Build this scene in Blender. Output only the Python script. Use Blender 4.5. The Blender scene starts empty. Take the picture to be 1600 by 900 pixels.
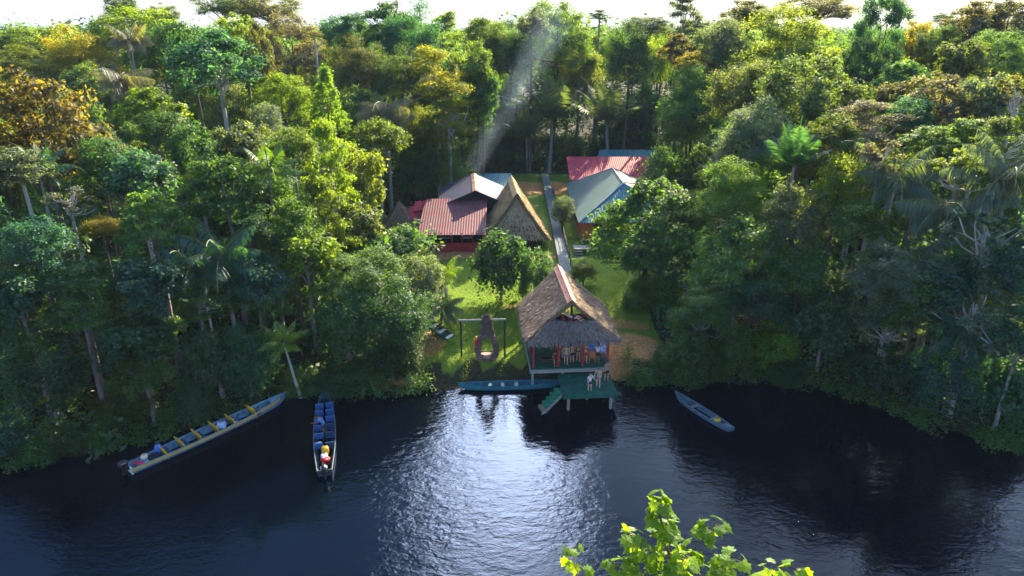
import bpy, bmesh, math, random
import numpy as np
from mathutils import Vector, Matrix, Euler
R_ = math.radians
SC = bpy.context.scene
COL = SC.collection
# ------------------------------------------------------------------ camera, sky, sun, exposure
CAM_Z = 26.0
PITCH = R_(20.9)
FPX = 1067.0            # focal length in pixels of the 1600 px wide photograph
cd = bpy.data.cameras.new("camera"); cam = bpy.data.objects.new("camera", cd); COL.objects.link(cam)
cam.location = (0, 0, CAM_Z); cam.rotation_euler = (math.pi/2 - PITCH, 0, 0)
cd.sensor_width = 36; cd.lens = 36*FPX/1600; cd.clip_start = 0.1; cd.clip_end = 6000
SC.camera = cam
SUN_EL, SUN_AZ = R_(27), R_(27.5)      # azimuth measured from +Y towards +X
w = bpy.data.worlds.new("World"); SC.world = w; w.use_nodes = True; w.cycles.sampling_method = 'MANUAL'; w.cycles.sample_map_resolution = 1024
nt = w.node_tree
bg = nt.nodes["Background"]
sky = nt.nodes.new("ShaderNodeTexSky"); sky.sky_type = 'NISHITA'; sky.sun_disc = False
sky.sun_elevation = SUN_EL; sky.sun_rotation = SUN_AZ; sky.air_density = 1.0; sky.dust_density = 1.2; sky.ozone_density = 4.0
# added bright cloud, out of view, shaped to reflect in the river; pale horizon cloud
geo = nt.nodes.new("ShaderNodeTexCoord"); sep = nt.nodes.new("ShaderNodeSeparateXYZ"); nt.links.new(geo.outputs['Generated'], sep.inputs[0])
def nm(op, a, b, c=None):
    n = nt.nodes.new("ShaderNodeMath"); n.operation = op
    for i, x in enumerate((a, b) if c is None else (a, b, c)):
        if isinstance(x, (int, float)): n.inputs[i].default_value = x
        else: nt.links.new(x, n.inputs[i])
    return n.outputs[0]
def mrange(x, a, b, c, d):
    n = nt.nodes.new("ShaderNodeMapRange"); n.interpolation_type = 'SMOOTHSTEP'
    n.inputs[1].default_value = a; n.inputs[2].default_value = b; n.inputs[3].default_value = c; n.inputs[4].default_value = d
    nt.links.new(x, n.inputs[0]); return n.outputs[0]
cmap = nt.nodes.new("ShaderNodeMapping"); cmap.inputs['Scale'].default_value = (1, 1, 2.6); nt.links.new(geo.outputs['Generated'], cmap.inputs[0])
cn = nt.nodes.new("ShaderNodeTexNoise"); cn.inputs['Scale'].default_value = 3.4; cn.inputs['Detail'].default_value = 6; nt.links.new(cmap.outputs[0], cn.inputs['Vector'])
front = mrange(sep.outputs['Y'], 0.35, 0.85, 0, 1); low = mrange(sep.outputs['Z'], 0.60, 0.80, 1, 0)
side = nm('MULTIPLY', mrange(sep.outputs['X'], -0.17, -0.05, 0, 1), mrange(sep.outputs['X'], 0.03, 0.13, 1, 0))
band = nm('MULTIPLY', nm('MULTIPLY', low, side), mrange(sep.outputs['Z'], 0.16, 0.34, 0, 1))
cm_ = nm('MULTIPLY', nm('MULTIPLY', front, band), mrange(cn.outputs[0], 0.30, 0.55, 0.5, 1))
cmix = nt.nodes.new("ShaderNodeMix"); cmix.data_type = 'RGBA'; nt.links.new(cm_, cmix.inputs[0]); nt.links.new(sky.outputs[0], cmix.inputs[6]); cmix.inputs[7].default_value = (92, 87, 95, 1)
hmix = nt.nodes.new("ShaderNodeMix"); hmix.data_type = 'RGBA'; hcol = nt.nodes.new("ShaderNodeValToRGB")
hcol.color_ramp.elements[0].position = 0.38; hcol.color_ramp.elements[0].color = (1.75, 2.0, 2.3, 1); hcol.color_ramp.elements[1].position = 0.6; hcol.color_ramp.elements[1].color = (2.55, 2.55, 2.55, 1)
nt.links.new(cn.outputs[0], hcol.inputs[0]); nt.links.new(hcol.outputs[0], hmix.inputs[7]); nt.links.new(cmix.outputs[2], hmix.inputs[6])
nt.links.new(nm('MULTIPLY', mrange(sep.outputs['Z'], 0.10, 0.30, 0.92, 0), 1.0), hmix.inputs[0])
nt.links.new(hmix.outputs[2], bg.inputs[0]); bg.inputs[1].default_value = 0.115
sd = bpy.data.lights.new("sun", 'SUN'); sun = bpy.data.objects.new("sun", sd); COL.objects.link(sun)
sd.energy = 5.0; sd.angle = R_(0.5); sd.color = (1.0, 0.87, 0.62)
SUNV = Vector((math.sin(SUN_AZ)*math.cos(SUN_EL), math.cos(SUN_AZ)*math.cos(SUN_EL), math.sin(SUN_EL)))
sun.rotation_euler = (-SUNV).to_track_quat('-Z', 'Y').to_euler(); sun.location = SUNV*200
SC.view_settings.view_transform = 'Standard'; SC.view_settings.look = 'None'
SC.view_settings.exposure = 2.05; SC.view_settings.gamma = 1.0
cy = SC.cycles
SC.render.engine = 'CYCLES'
cy.max_bounces = 6; cy.diffuse_bounces = 3; cy.glossy_bounces = 2; cy.transmission_bounces = 3; cy.volume_bounces = 0; cy.transparent_max_bounces = 4
cy.use_denoising = True; cy.sample_clamp_indirect = 4.0; cy.use_adaptive_sampling = False
try:
    cy.denoiser = 'OPENIMAGEDENOISE'; cy.denoising_prefilter = 'ACCURATE'
except Exception: pass

# ------------------------------------------------------------------ geometry of the view, used to lay the place out
cp, sp_ = math.cos(PITCH), math.sin(PITCH)
def ray(px, py):
    u, v = (px-800)/FPX, (450-py)/FPX
    return Vector((u, cp + v*sp_, -sp_ + v*cp))
def at_y(px, py, y):
    r = ray(px, py); return Vector((0, 0, CAM_Z)) + r*(y/r.y)
def at_z(px, py, z):
    r = ray(px, py); return Vector((0, 0, CAM_Z)) + r*((z-CAM_Z)/r.z)
def proj(p):
    d = Vector(p) - Vector((0, 0, CAM_Z))
    f = d.y*cp - d.z*sp_
    return 800+FPX*d.x/f, 450-FPX*(d.y*sp_+d.z*cp)/f, f
def sm(a, b, x):
    t = np.clip((x-a)/(b-a), 0, 1); return t*t*(3-2*t)

# ------------------------------------------------------------------ object helpers
def tag(o, label=None, cat=None, group=None, kind=None):
    if label: o['label'] = label
    if cat: o['category'] = cat
    if group: o['group'] = group
    if kind: o['kind'] = kind
    return o
def empty(name, loc=(0, 0, 0), rz=0):
    o = bpy.data.objects.new(name, None); COL.objects.link(o)
    o.location = loc; o.rotation_euler = (0, 0, rz); o.empty_display_size = 0.3
    return o
def link(name, me, parent=None, loc=None):
    o = bpy.data.objects.new(name, me); COL.objects.link(o)
    if parent: o.parent = parent
    if loc is not None: o.location = loc
    return o
class MB:
    """collects shapes; build() links them as one mesh object"""
    def __init__(s): s.v = []; s.f = []; s.m = []
    def add(s, vs, fs, mi=0):
        n = len(s.v); s.v += [tuple(v) for v in vs]
        s.f += [tuple(i+n for i in f) for f in fs]; s.m += [mi]*len(fs); return s
    def box(s, c, sz, rz=0, mi=0, M=None):
        hx, hy, hz = sz[0]/2, sz[1]/2, sz[2]/2
        k = min(hx, hy, hz)*0.12
        ca, sa = math.cos(rz), math.sin(rz)
        vs = []
        for z, q in ((-hz, k), (-hz+k, 0), (hz-k, 0), (hz, k)):
            for x, y in ((-hx+q, -hy+q), (hx-q, -hy+q), (hx-q, hy-q), (-hx+q, hy-q)):
                p = Vector((x, y, z))
                if M is not None: p = M @ p
                vs.append((c[0]+p.x*ca-p.y*sa, c[1]+p.x*sa+p.y*ca, c[2]+p.z))
        fs = [(3, 2, 1, 0), (12, 13, 14, 15)]
        for l in range(3):
            for i in range(4):
                j = (i+1) % 4; fs.append((l*4+i, l*4+j, l*4+4+j, l*4+4+i))
        return s.add(vs, fs, mi)
    def tube(s, pts, rad, n=8, mi=0, cap=True):
        pts = [Vector(p) for p in pts]
        if not hasattr(rad, '__len__'): rad = [rad]*len(pts)
        vs = []; fs = []
        for i, p in enumerate(pts):
            d = (pts[min(i+1, len(pts)-1)]-pts[max(i-1, 0)])
            d = d.normalized() if d.length > 1e-9 else Vector((0, 0, 1))
            a = d.cross(Vector((0.13, 0.97, 0.21)) if abs(d.y) < 0.9 else Vector((1, 0, 0))).normalized(); b = d.cross(a)
            for k in range(n):
                t = 2*math.pi*k/n; vs.append(p + (a*math.cos(t)+b*math.sin(t))*rad[i])
        for i in range(len(pts)-1):
            for k in range(n):
                q = (k+1) % n; fs.append((i*n+k, i*n+q, i*n+n+q, i*n+n+k))
        if cap:
            fs.append(tuple(range(n-1, -1, -1))); fs.append(tuple((len(pts)-1)*n+k for k in range(n)))
        return s.add(vs, fs, mi)
    def ell(s, c, r, nu=12, nv=8, mi=0):
        vs = [(c[0], c[1], c[2]-r[2])]; fs = []
        for j in range(1, nv):
            ph = -math.pi/2+math.pi*j/nv
            for i in range(nu):
                t = 2*math.pi*i/nu
                vs.append((c[0]+r[0]*math.cos(ph)*math.cos(t), c[1]+r[1]*math.cos(ph)*math.sin(t), c[2]+r[2]*math.sin(ph)))
        vs.append((c[0], c[1], c[2]+r[2])); L = len(vs)-1
        for i in range(nu):
            j = (i+1) % nu; fs.append((0, 1+j, 1+i)); fs.append((L, L-nu+i, L-nu+j))
        for k in range(nv-2):
            for i in range(nu):
                j = (i+1) % nu; a = 1+k*nu; fs.append((a+i, a+j, a+nu+j, a+nu+i))
        return s.add(vs, fs, mi)
    def slab(s, poly, th, mi=0):
        poly = [Vector(p) for p in poly]; n = Vector((0, 0, 0))
        for i in range(len(poly)):
            a, b = poly[i], poly[(i+1) % len(poly)]; n += a.cross(b)
        n.normalize()
        if n.z < 0: poly = poly[::-1]; n = -n
        L = len(poly); vs = poly + [p-n*th for p in poly]
        fs = [tuple(range(L)), tuple(range(2*L-1, L-1, -1))]
        for i in range(L):
            j = (i+1) % L; fs.append((i, L+i, L+j, j))
        return s.add(vs, fs, mi)
    def build(s, name, mats, parent=None, smooth=False, loc=None):
        me = bpy.data.meshes.new(name); me.from_pydata(s.v, [], s.f); me.update()
        for m in (mats if isinstance(mats, (list, tuple)) else [mats]): me.materials.append(m)
        me.polygons.foreach_set('material_index', s.m)
        if smooth: me.polygons.foreach_set('use_smooth', [True]*len(s.f))
        return link(name, me, parent, loc)

# ------------------------------------------------------------------ materials
def mat(name, col, rough=0.7, var=0.25, scale=6.0, metal=0.0, bump=0.0, spec=0.3, col2=None, stretch=(1, 1, 1), detail=6):
    m = bpy.data.materials.new(name); m.use_nodes = True; t = m.node_tree; b = t.nodes['Principled BSDF']
    tc = t.nodes.new('ShaderNodeTexCoord'); mp = t.nodes.new('ShaderNodeMapping'); mp.inputs['Scale'].default_value = stretch
    nz = t.nodes.new('ShaderNodeTexNoise'); nz.inputs['Scale'].default_value = scale; nz.inputs['Detail'].default_value = detail
    t.links.new(tc.outputs['Object'], mp.inputs[0]); t.links.new(mp.outputs[0], nz.inputs['Vector'])
    rp = t.nodes.new('ShaderNodeValToRGB'); rp.color_ramp.elements[0].position = 0.3; rp.color_ramp.elements[1].position = 0.7
    c2 = col2 if col2 else tuple(min(1, c*(1+var)) for c in col)
    c1 = col if col2 else tuple(c*(1-var) for c in col)
    rp.color_ramp.elements[0].color = (*c1, 1); rp.color_ramp.elements[1].color = (*c2, 1)
    t.links.new(nz.outputs[0], rp.inputs[0]); t.links.new(rp.outputs[0], b.inputs['Base Color'])
    b.inputs['Roughness'].default_value = rough; b.inputs['Metallic'].default_value = metal; b.inputs['Specular IOR Level'].default_value = spec
    if bump:
        bp = t.nodes.new('ShaderNodeBump'); bp.inputs['Strength'].default_value = bump; bp.inputs['Distance'].default_value = 0.05
        t.links.new(nz.outputs[0], bp.inputs['Height']); t.links.new(bp.outputs[0], b.inputs['Normal'])
    return m
def leaf_mat(name, trans=0.5, gloss=0.06, rough=0.42):
    """leaf colour = the object's own colour, varied leaf by leaf; thin leaves let light through"""
    m = bpy.data.materials.new(name); m.use_nodes = True; t = m.node_tree; t.nodes.clear()
    out = t.nodes.new('ShaderNodeOutputMaterial'); oi = t.nodes.new('ShaderNodeObjectInfo')
    at = t.nodes.new('ShaderNodeAttribute'); at.attribute_name = 'tint'
    rp = t.nodes.new('ShaderNodeValToRGB'); e = rp.color_ramp.elements
    e[0].position = 0.0; e[0].color = (0.55, 0.62, 0.75, 1); e[1].position = 1.0; e[1].color = (2.1, 1.6, 0.75, 1)
    x = e.new(0.5); x.color = (1, 1, 1, 1)
    x = e.new(0.85); x.color = (1.45, 1.3, 0.9, 1)
    t.links.new(at.outputs['Fac'], rp.inputs[0])
    mx = t.nodes.new('ShaderNodeVectorMath'); mx.operation = 'MULTIPLY'
    t.links.new(oi.outputs['Color'], mx.inputs[0]); t.links.new(rp.outputs[0], mx.inputs[1])
    df = t.nodes.new('ShaderNodeBsdfDiffuse'); tr = t.nodes.new('ShaderNodeBsdfTranslucent'); gl = t.nodes.new('ShaderNodeBsdfGlossy')
    gl.inputs['Roughness'].default_value = rough; gl.inputs['Color'].default_value = (0.9, 0.9, 0.9, 1)
    t.links.new(mx.outputs[0], df.inputs[0])
    m2 = t.nodes.new('ShaderNodeVectorMath'); m2.operation = 'MULTIPLY'; m2.inputs[1].default_value = (3.2, 2.6, 0.45)
    t.links.new(mx.outputs[0], m2.inputs[0]); t.links.new(m2.outputs[0], tr.inputs[0])
    a = t.nodes.new('ShaderNodeMixShader'); a.inputs[0].default_value = trans
    t.links.new(df.outputs[0], a.inputs[1]); t.links.new(tr.outputs[0], a.inputs[2])
    b = t.nodes.new('ShaderNodeMixShader'); b.inputs[0].default_value = gloss
    t.links.new(a.outputs[0], b.inputs[1]); t.links.new(gl.outputs[0], b.inputs[2]); t.links.new(b.outputs[0], out.inputs[0])
    return m
def tint_mat(name, c1, c2, rough=0.85):
    """straw, grass and twigs: colour varies strand by strand"""
    m = bpy.data.materials.new(name); m.use_nodes = True; t = m.node_tree; b = t.nodes['Principled BSDF']
    at = t.nodes.new('ShaderNodeAttribute'); at.attribute_name = 'tint'
    rp = t.nodes.new('ShaderNodeValToRGB'); rp.color_ramp.elements[0].color = (*c1, 1); rp.color_ramp.elements[1].color = (*c2, 1)
    t.links.new(at.outputs['Fac'], rp.inputs[0]); t.links.new(rp.outputs[0], b.inputs['Base Color'])
    b.inputs['Roughness'].default_value = rough; b.inputs['Specular IOR Level'].default_value = 0.15
    return m
def tin_mat(name, col, rust=0.3, axis='X', pitch=0.25, rough=0.45, rustcol=(0.16, 0.06, 0.035), patch=None):
    rough = .68
    m = bpy.data.materials.new(name); m.use_nodes = True; t = m.node_tree; b = t.nodes['Principled BSDF']
    tc = t.nodes.new('ShaderNodeTexCoord'); nz = t.nodes.new('ShaderNodeTexNoise'); nz.inputs['Scale'].default_value = 0.7; nz.inputs['Detail'].default_value = 9
    nz.inputs['Roughness'].default_value = 0.7
    t.links.new(tc.outputs['Object'], nz.inputs['Vector'])
    rp = t.nodes.new('ShaderNodeValToRGB'); rp.color_ramp.elements[0].position = 0.62-rust*0.5; rp.color_ramp.elements[1].position = 0.78-rust*0.3
    rp.color_ramp.elements[0].color = (*col, 1); rp.color_ramp.elements[1].color = (*rustcol, 1)
    t.links.new(nz.outputs[0], rp.inputs[0])
    n2 = t.nodes.new('ShaderNodeTexBrick'); n2.offset = 0.0
    n2.inputs['Color1'].default_value = (0.92, 0.92, 0.92, 1); n2.inputs['Color2'].default_value = (1.06, 1.06, 1.06, 1); n2.inputs['Mortar'].default_value = (0.8, 0.8, 0.8, 1)
    n2.inputs['Scale'].default_value = 1.0; n2.inputs['Brick Width'].default_value = 0.85 if axis == 'X' else 2.2; n2.inputs['Row Height'].default_value = 2.2 if axis == 'X' else 0.85
    n2.inputs['Mortar Size'].default_value = 0.02
    t.links.new(tc.outputs['Object'], n2.inputs['Vector'])
    mx = t.nodes.new('ShaderNodeVectorMath'); mx.operation = 'MULTIPLY'
    t.links.new(rp.outputs[0], mx.inputs[0]); t.links.new(n2.outputs[0], mx.inputs[1]); t.links.new(mx.outputs[0], b.inputs['Base Color'])
    wv = t.nodes.new('ShaderNodeTexWave'); wv.bands_direction = axis; wv.inputs['Scale'].default_value = 0.314/pitch*1.0
    t.links.new(tc.outputs['Object'], wv.inputs['Vector'])
    bp = t.nodes.new('ShaderNodeBump'); bp.inputs['Strength'].default_value = 0.7; bp.inputs['Distance'].default_value = 0.04
    t.links.new(wv.outputs[1], bp.inputs['Height']); t.links.new(bp.outputs[0], b.inputs['Normal'])
    b.inputs['Roughness'].default_value = rough; b.inputs['Specular IOR Level'].default_value = 0.18
    return m
LEAF = leaf_mat('leaf', 0.55, 0.025, 0.5)
LEAF_SHINY = leaf_mat('glossy_leaf', 0.5, 0.02, 0.45)
PALM = leaf_mat('palm_leaf', 0.4, 0.03, 0.5)
BARK = mat('bark', (0.10, 0.075, 0.055), 0.9, 0.4, 4, bump=0.5, stretch=(3, 3, 0.6))
PALE = mat('pale_bark', (0.34, 0.32, 0.29), 0.85, 0.35, 3, bump=0.4, stretch=(2, 2, 1.2))
GREYB = mat('grey_bark', (0.22, 0.2, 0.185), 0.9, 0.35, 4, bump=0.4)
# ------------------------------------------------------------------ the setting: ground, river
_bk = [(0, 722), (120, 716), (200, 690), (300, 668), (380, 636), (450, 610), (540, 618), (640, 610), (720, 603), (850, 598), (960, 596),
       (1060, 598), (1180, 594), (1300, 608), (1400, 645), (1500, 680), (1600, 700)]
_bp = [at_z(a, b, 0) for a, b in _bk]
BX = np.array([-400, -60, -40] + [p.x for p in _bp] + [44, 70, 400]); BY = np.array([24, 28, 31] + [p.y for p in _bp] + [33, 30, 26])
def bank(x): return np.interp(x, BX, BY) + 0.35*np.sin(np.asarray(x)*1.7) + 0.2*np.sin(np.asarray(x)*4.1+1)
NEARB = 13.0
def gz(x, y):
    x = np.asarray(x, float); y = np.asarray(y, float)
    s = y - bank(x)
    z = -1.6 + 1.6*sm(-4, 0.0, s) + 1.35*sm(0, 2.2, s) + 0.55*sm(3, 14, s)
    z = z + 0.12*np.sin(x*0.9+1.3*np.sin(y*0.35))*sm(0, 3, s) + 0.1*np.sin(y*0.8+x*0.3)*sm(1, 4, s)
    z2 = 1.7*sm(0, 3, NEARB + 1.2*np.sin(x*0.5) - y) - 1.6*sm(-3, 0, y-NEARB-1.5)
    return np.where(y < 22, z2, z)
def gnd(x, y): return float(gz(x, y))
def in_clear(x, y):
    """the mown clearing with the lodge"""
    x = np.asarray(x); y = np.asarray(y)
    a = (y < 66) & (x > -7.2+0.03*(y-46)) & (x < 12.5) & (y > 44)
    b = (y >= 66) & (y < 96) & (x > -15.5) & (x < 23)
    c = (y >= 96) & (y < 119) & (x > -4) & (x < 23)
    return a | b | c
def axis(a, b, lo, hi, fine, grow=1.25):
    xs = list(np.arange(lo, hi+fine/2, fine)); st = fine; x = hi
    while x < b: st *= grow; x += st; xs.append(x)
    st = fine; x = lo
    while x > a: st *= grow; x -= st; xs.insert(0, x)
    return np.array(xs)
gx = axis(-1400, 1400, -46, 46, 0.6); gy = axis(-120, 1800, 26, 122, 0.6)
X, Y = np.meshgrid(gx, gy); Z = gz(X, Y)
nx, ny = len(gx), len(gy)
V = np.stack([X, Y, Z], -1).reshape(-1, 3)
idx = np.arange(nx*ny).reshape(ny, nx)
F = np.stack([idx[:-1, :-1], idx[:-1, 1:], idx[1:, 1:], idx[1:, :-1]], -1).reshape(-1, 4)
me = bpy.data.meshes.new('ground'); me.vertices.add(len(V)); me.vertices.foreach_set('co', V.astype(np.float32).ravel())
me.loops.add(F.size); me.loops.foreach_set('vertex_index', F.astype(np.int32).ravel())
me.polygons.add(len(F)); me.polygons.foreach_set('loop_start', np.arange(0, F.size, 4, dtype=np.int32)); me.polygons.foreach_set('loop_total', np.full(len(F), 4, np.int32))
me.update(); me.validate()
# where grass is mown, and where bare earth is trodden
cl = in_clear(X, Y).astype(float)
s_ = Y-bank(X)
lawn = cl*sm(0.9, 2.2, s_ + 0.5*np.sin(X*2.3))
def blob(cx, cy_, rx, ry): return np.exp(-(((X-cx)/rx)**2+((Y-cy_)/ry)**2)**2)
earth = np.maximum.reduce([blob(9.8, 51.0, 2.7, 2.3), blob(8.2, 48.6, 1.6, 2.6), blob(-6.8, 51.5, 1.4, 2.4), blob(-3, 73.2, 9, 1.2), blob(10, 55, 2.6, 1.5)*0.7, blob(2.0, 58.2, 4.5, 0.7)*0.7,
                          blob(4, 108, 8, 6)*0.8, blob(-9, 47.2, 2.5, 1.2)*.9, blob(-12, 47.5, 2, 1.5)*.8])
for nm, arr in (('lawn', lawn), ('earth', earth)):
    a = me.attributes.new(nm, 'FLOAT', 'POINT'); a.data.foreach_set('value', arr.astype(np.float32).ravel())
gm = bpy.data.materials.new('forest_ground'); gm.use_nodes = True; t = gm.node_tree; b = t.nodes['Principled BSDF']
def nz(scale, det=8):
    n = t.nodes.new('ShaderNodeTexNoise'); n.inputs['Scale'].default_value = scale; n.inputs['Detail'].default_value = det
    tc = t.nodes.new('ShaderNodeTexCoord'); t.links.new(tc.outputs['Object'], n.inputs['Vector']); return n
def ramp(src, c1, c2, p1=0.35, p2=0.65):
    r = t.nodes.new('ShaderNodeValToRGB'); r.color_ramp.elements[0].position = p1; r.color_ramp.elements[1].position = p2
    r.color_ramp.elements[0].color = (*c1, 1); r.color_ramp.elements[1].color = (*c2, 1); t.links.new(src, r.inputs[0]); return r.outputs[0]
def mixc(f, a, b2):
    m = t.nodes.new('ShaderNodeMix'); m.data_type = 'RGBA'; t.links.new(f, m.inputs[0]); t.links.new(a, m.inputs[6]); t.links.new(b2, m.inputs[7]); return m.outputs[2]
def attr(n):
    a = t.nodes.new('ShaderNodeAttribute'); a.attribute_name = n; return a.outputs['Fac']
def noisy(a, n, amt):
    m = t.nodes.new('ShaderNodeMath'); m.operation = 'MULTIPLY_ADD'; t.links.new(n, m.inputs[0]); m.inputs[1].default_value = amt; t.links.new(a, m.inputs[2])
    r = t.nodes.new('ShaderNodeMapRange'); r.inputs['From Min'].default_value = 0.35+amt/2; r.inputs['From Max'].default_value = 0.6+amt/2
    t.links.new(m.outputs[0], r.inputs[0]); return r.outputs[0]
n1 = nz(0.9); n2 = nz(5); n3 = nz(0.25)
litter = ramp(n2.outputs[0], (0.02, 0.026, 0.012), (0.055, 0.05, 0.022))
grass = mixc(n1.outputs[0], ramp(n2.outputs[0], (0.05, 0.125, 0.016), (0.095, 0.165, 0.022)), ramp(n3.outputs[0], (0.12, 0.18, 0.02), (0.18, 0.20, 0.03)))
soil = ramp(n2.outputs[0], (0.30, 0.135, 0.045), (0.50, 0.27, 0.11))
c = mixc(noisy(attr('lawn'), n1.outputs[0], 0.5), litter, grass)
c = mixc(noisy(attr('earth'), n1.outputs[0], 0.7), c, soil)
t.links.new(c, b.inputs['Base Color']); b.inputs['Roughness'].default_value = 0.95; b.inputs['Specular IOR Level'].default_value = 0.1
bp = t.nodes.new('ShaderNodeBump'); bp.inputs['Strength'].default_value = 0.8; bp.inputs['Distance'].default_value = 0.15
t.links.new(n2.outputs[0], bp.inputs['Height']); t.links.new(bp.outputs[0], b.inputs['Normal'])
me.materials.append(gm)
o = link('ground', me); tag(o, kind='structure')

wm = bpy.data.materials.new('river_water'); wm.use_nodes = True; t = wm.node_tree; t.nodes.clear()
out = t.nodes.new('ShaderNodeOutputMaterial')
tc = t.nodes.new('ShaderNodeTexCoord')
def wnoise(scale, stretch, det, rot=0, dist=0.0):
    mp = t.nodes.new('ShaderNodeMapping'); mp.inputs['Scale'].default_value = stretch; mp.inputs['Rotation'].default_value = (0, 0, rot)
    n = t.nodes.new('ShaderNodeTexNoise'); n.inputs['Scale'].default_value = scale; n.inputs['Detail'].default_value = det; n.inputs['Distortion'].default_value = dist
    t.links.new(tc.outputs['Object'], mp.inputs[0]); t.links.new(mp.outputs[0], n.inputs['Vector']); return n.outputs[0]
def mth(op, a, b2):
    m = t.nodes.new('ShaderNodeMath'); m.operation = op
    for i, x in enumerate((a, b2)):
        if isinstance(x, (int, float)): m.inputs[i].default_value = x
        else: t.links.new(x, m.inputs[i])
    return m.outputs[0]
hh = mth('ADD', mth('MULTIPLY', wnoise(1.1, (0.8, 1.5, 1), 3, 0.25, 0.6), 1.0), mth('MULTIPLY', wnoise(3.4, (0.8, 1.3, 1), 3, -0.35, 0.8), 0.42))
calm = mth('MULTIPLY_ADD', wnoise(0.085, (1, 1, 1), 2, 0.3), 2.2)   # patches of calm and of ruffled water
calm.node.inputs[2].default_value = -0.72
calm = mth('MAXIMUM', calm, 0.06)
hh = mth('MULTIPLY', hh, calm)
bp = t.nodes.new('ShaderNodeBump'); bp.inputs['Strength'].default_value = 1.0; bp.inputs['Distance'].default_value = 0.068
t.links.new(hh, bp.inputs['Height'])
df = t.nodes.new('ShaderNodeBsdfDiffuse'); df.inputs[0].default_value = (0.0005, 0.0018, 0.005, 1)
gl = t.nodes.new('ShaderNodeBsdfGlossy'); gl.inputs['Roughness'].default_value = 0.02; gl.inputs[0].default_value = (0.37, 0.48, 0.63, 1)
fr = t.nodes.new('ShaderNodeFresnel'); fr.inputs[0].default_value = 1.34
t.links.new(bp.outputs[0], gl.inputs['Normal']); t.links.new(bp.outputs[0], fr.inputs['Normal'])
mx = t.nodes.new('ShaderNodeMixShader'); t.links.new(fr.outputs[0], mx.inputs[0]); t.links.new(df.outputs[0], mx.inputs[1]); t.links.new(gl.outputs[0], mx.inputs[2])
t.links.new(mx.outputs[0], out.inputs[0])
mb = MB(); mb.add([(-420, -60, 0), (420, -60, 0), (420, 60, 0), (-420, 60, 0)], [(0, 1, 2, 3)])
tag(mb.build('river', wm), kind='structure')

# ------------------------------------------------------------------ leaf and strand meshes
def leaf_mesh(name, c, n, L, W, tint, rng, along=None, fold=0.18):
    """N folded leaves: centres c, normals n, lengths L, widths W"""
    N = len(c); n = n/np.maximum(np.linalg.norm(n, axis=1, keepdims=True), 1e-6)
    if along is None: along = rng.normal(size=(N, 3))
    tdir = along - n*np.sum(along*n, axis=1, keepdims=True); tdir /= np.maximum(np.linalg.norm(tdir, axis=1, keepdims=True), 1e-6)
    s = np.cross(n, tdir); L = L[:, None]; W = W[:, None]
    drop = n*W*fold
    v = np.stack([c-tdir*L*0.5, c+tdir*L*0.05+s*W*0.5-drop, c+tdir*L*0.5-drop*0.6, c+tdir*L*0.05-s*W*0.5-drop], 1).reshape(-1, 3)
    return raw_mesh(name, v, 4, tint)
def raw_mesh(name, v, k, tint):
    me = bpy.data.meshes.new(name); n = len(v)//k
    me.vertices.add(len(v)); me.vertices.foreach_set('co', v.astype(np.float32).ravel())
    me.loops.add(len(v)); me.loops.foreach_set('vertex_index', np.arange(len(v), dtype=np.int32))
    me.polygons.add(n); me.polygons.foreach_set('loop_start', np.arange(0, len(v), k, dtype=np.int32)); me.polygons.foreach_set('loop_total', np.full(n, k, np.int32))
    a = me.attributes.new('tint', 'FLOAT', 'FACE'); a.data.foreach_set('value', np.clip(tint, 0, 1).astype(np.float32))
    me.update(); return me
def strands(name, quads, dens, L, W, m, rng, parent, lift=0.05, loc=None, rough=0.25):
    """thatch: straw laid down the slope of each quad (a, b along the ridge; d, c along the eave)"""
    C, N_, A, T = [], [], [], []
    for q in quads:
        a, b2, c_, d = [np.array(p, float) for p in q]
        area = 0.5*np.linalg.norm(np.cross(c_-a, d-b2)); k = int(area*dens)
        u, vv = rng.random(k)[:, None], rng.random(k)[:, None]
        vv = (np.floor(vv*9)+vv*9 % 1*0.7)/9*1.02
        top = a*(1-u)+b2*u; bot = d*(1-u)+c_*u; p = top*(1-vv)+bot*vv
        nn = np.cross(c_-a, d-b2); nn /= np.linalg.norm(nn); nn = nn if nn[2] > 0 else -nn
        dn = bot-top; dn /= np.maximum(np.linalg.norm(dn, axis=1, keepdims=True), 1e-6)
        C.append(p+nn*lift+nn*rng.random((k, 1))*0.07); N_.append(nn+rng.normal(size=(k, 3))*rough); A.append(dn+rng.normal(size=(k, 3))*0.16)
        T.append(np.clip(0.5+0.25*np.sin(p[:, 0]*1.3+p[:, 2]*2+p[:, 1]*.9)*0.6+rng.normal(size=k)*0.22, 0, 1))
    C = np.concatenate(C); k = len(C)
    me = leaf_mesh(name, C, np.concatenate(N_), L*rng.uniform(.6, 1.4, k), W*rng.uniform(.6, 1.4, k), np.concatenate(T), rng, np.concatenate(A), 0.1)
    me.materials.append(m); return link(name, me, parent, loc)
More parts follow.
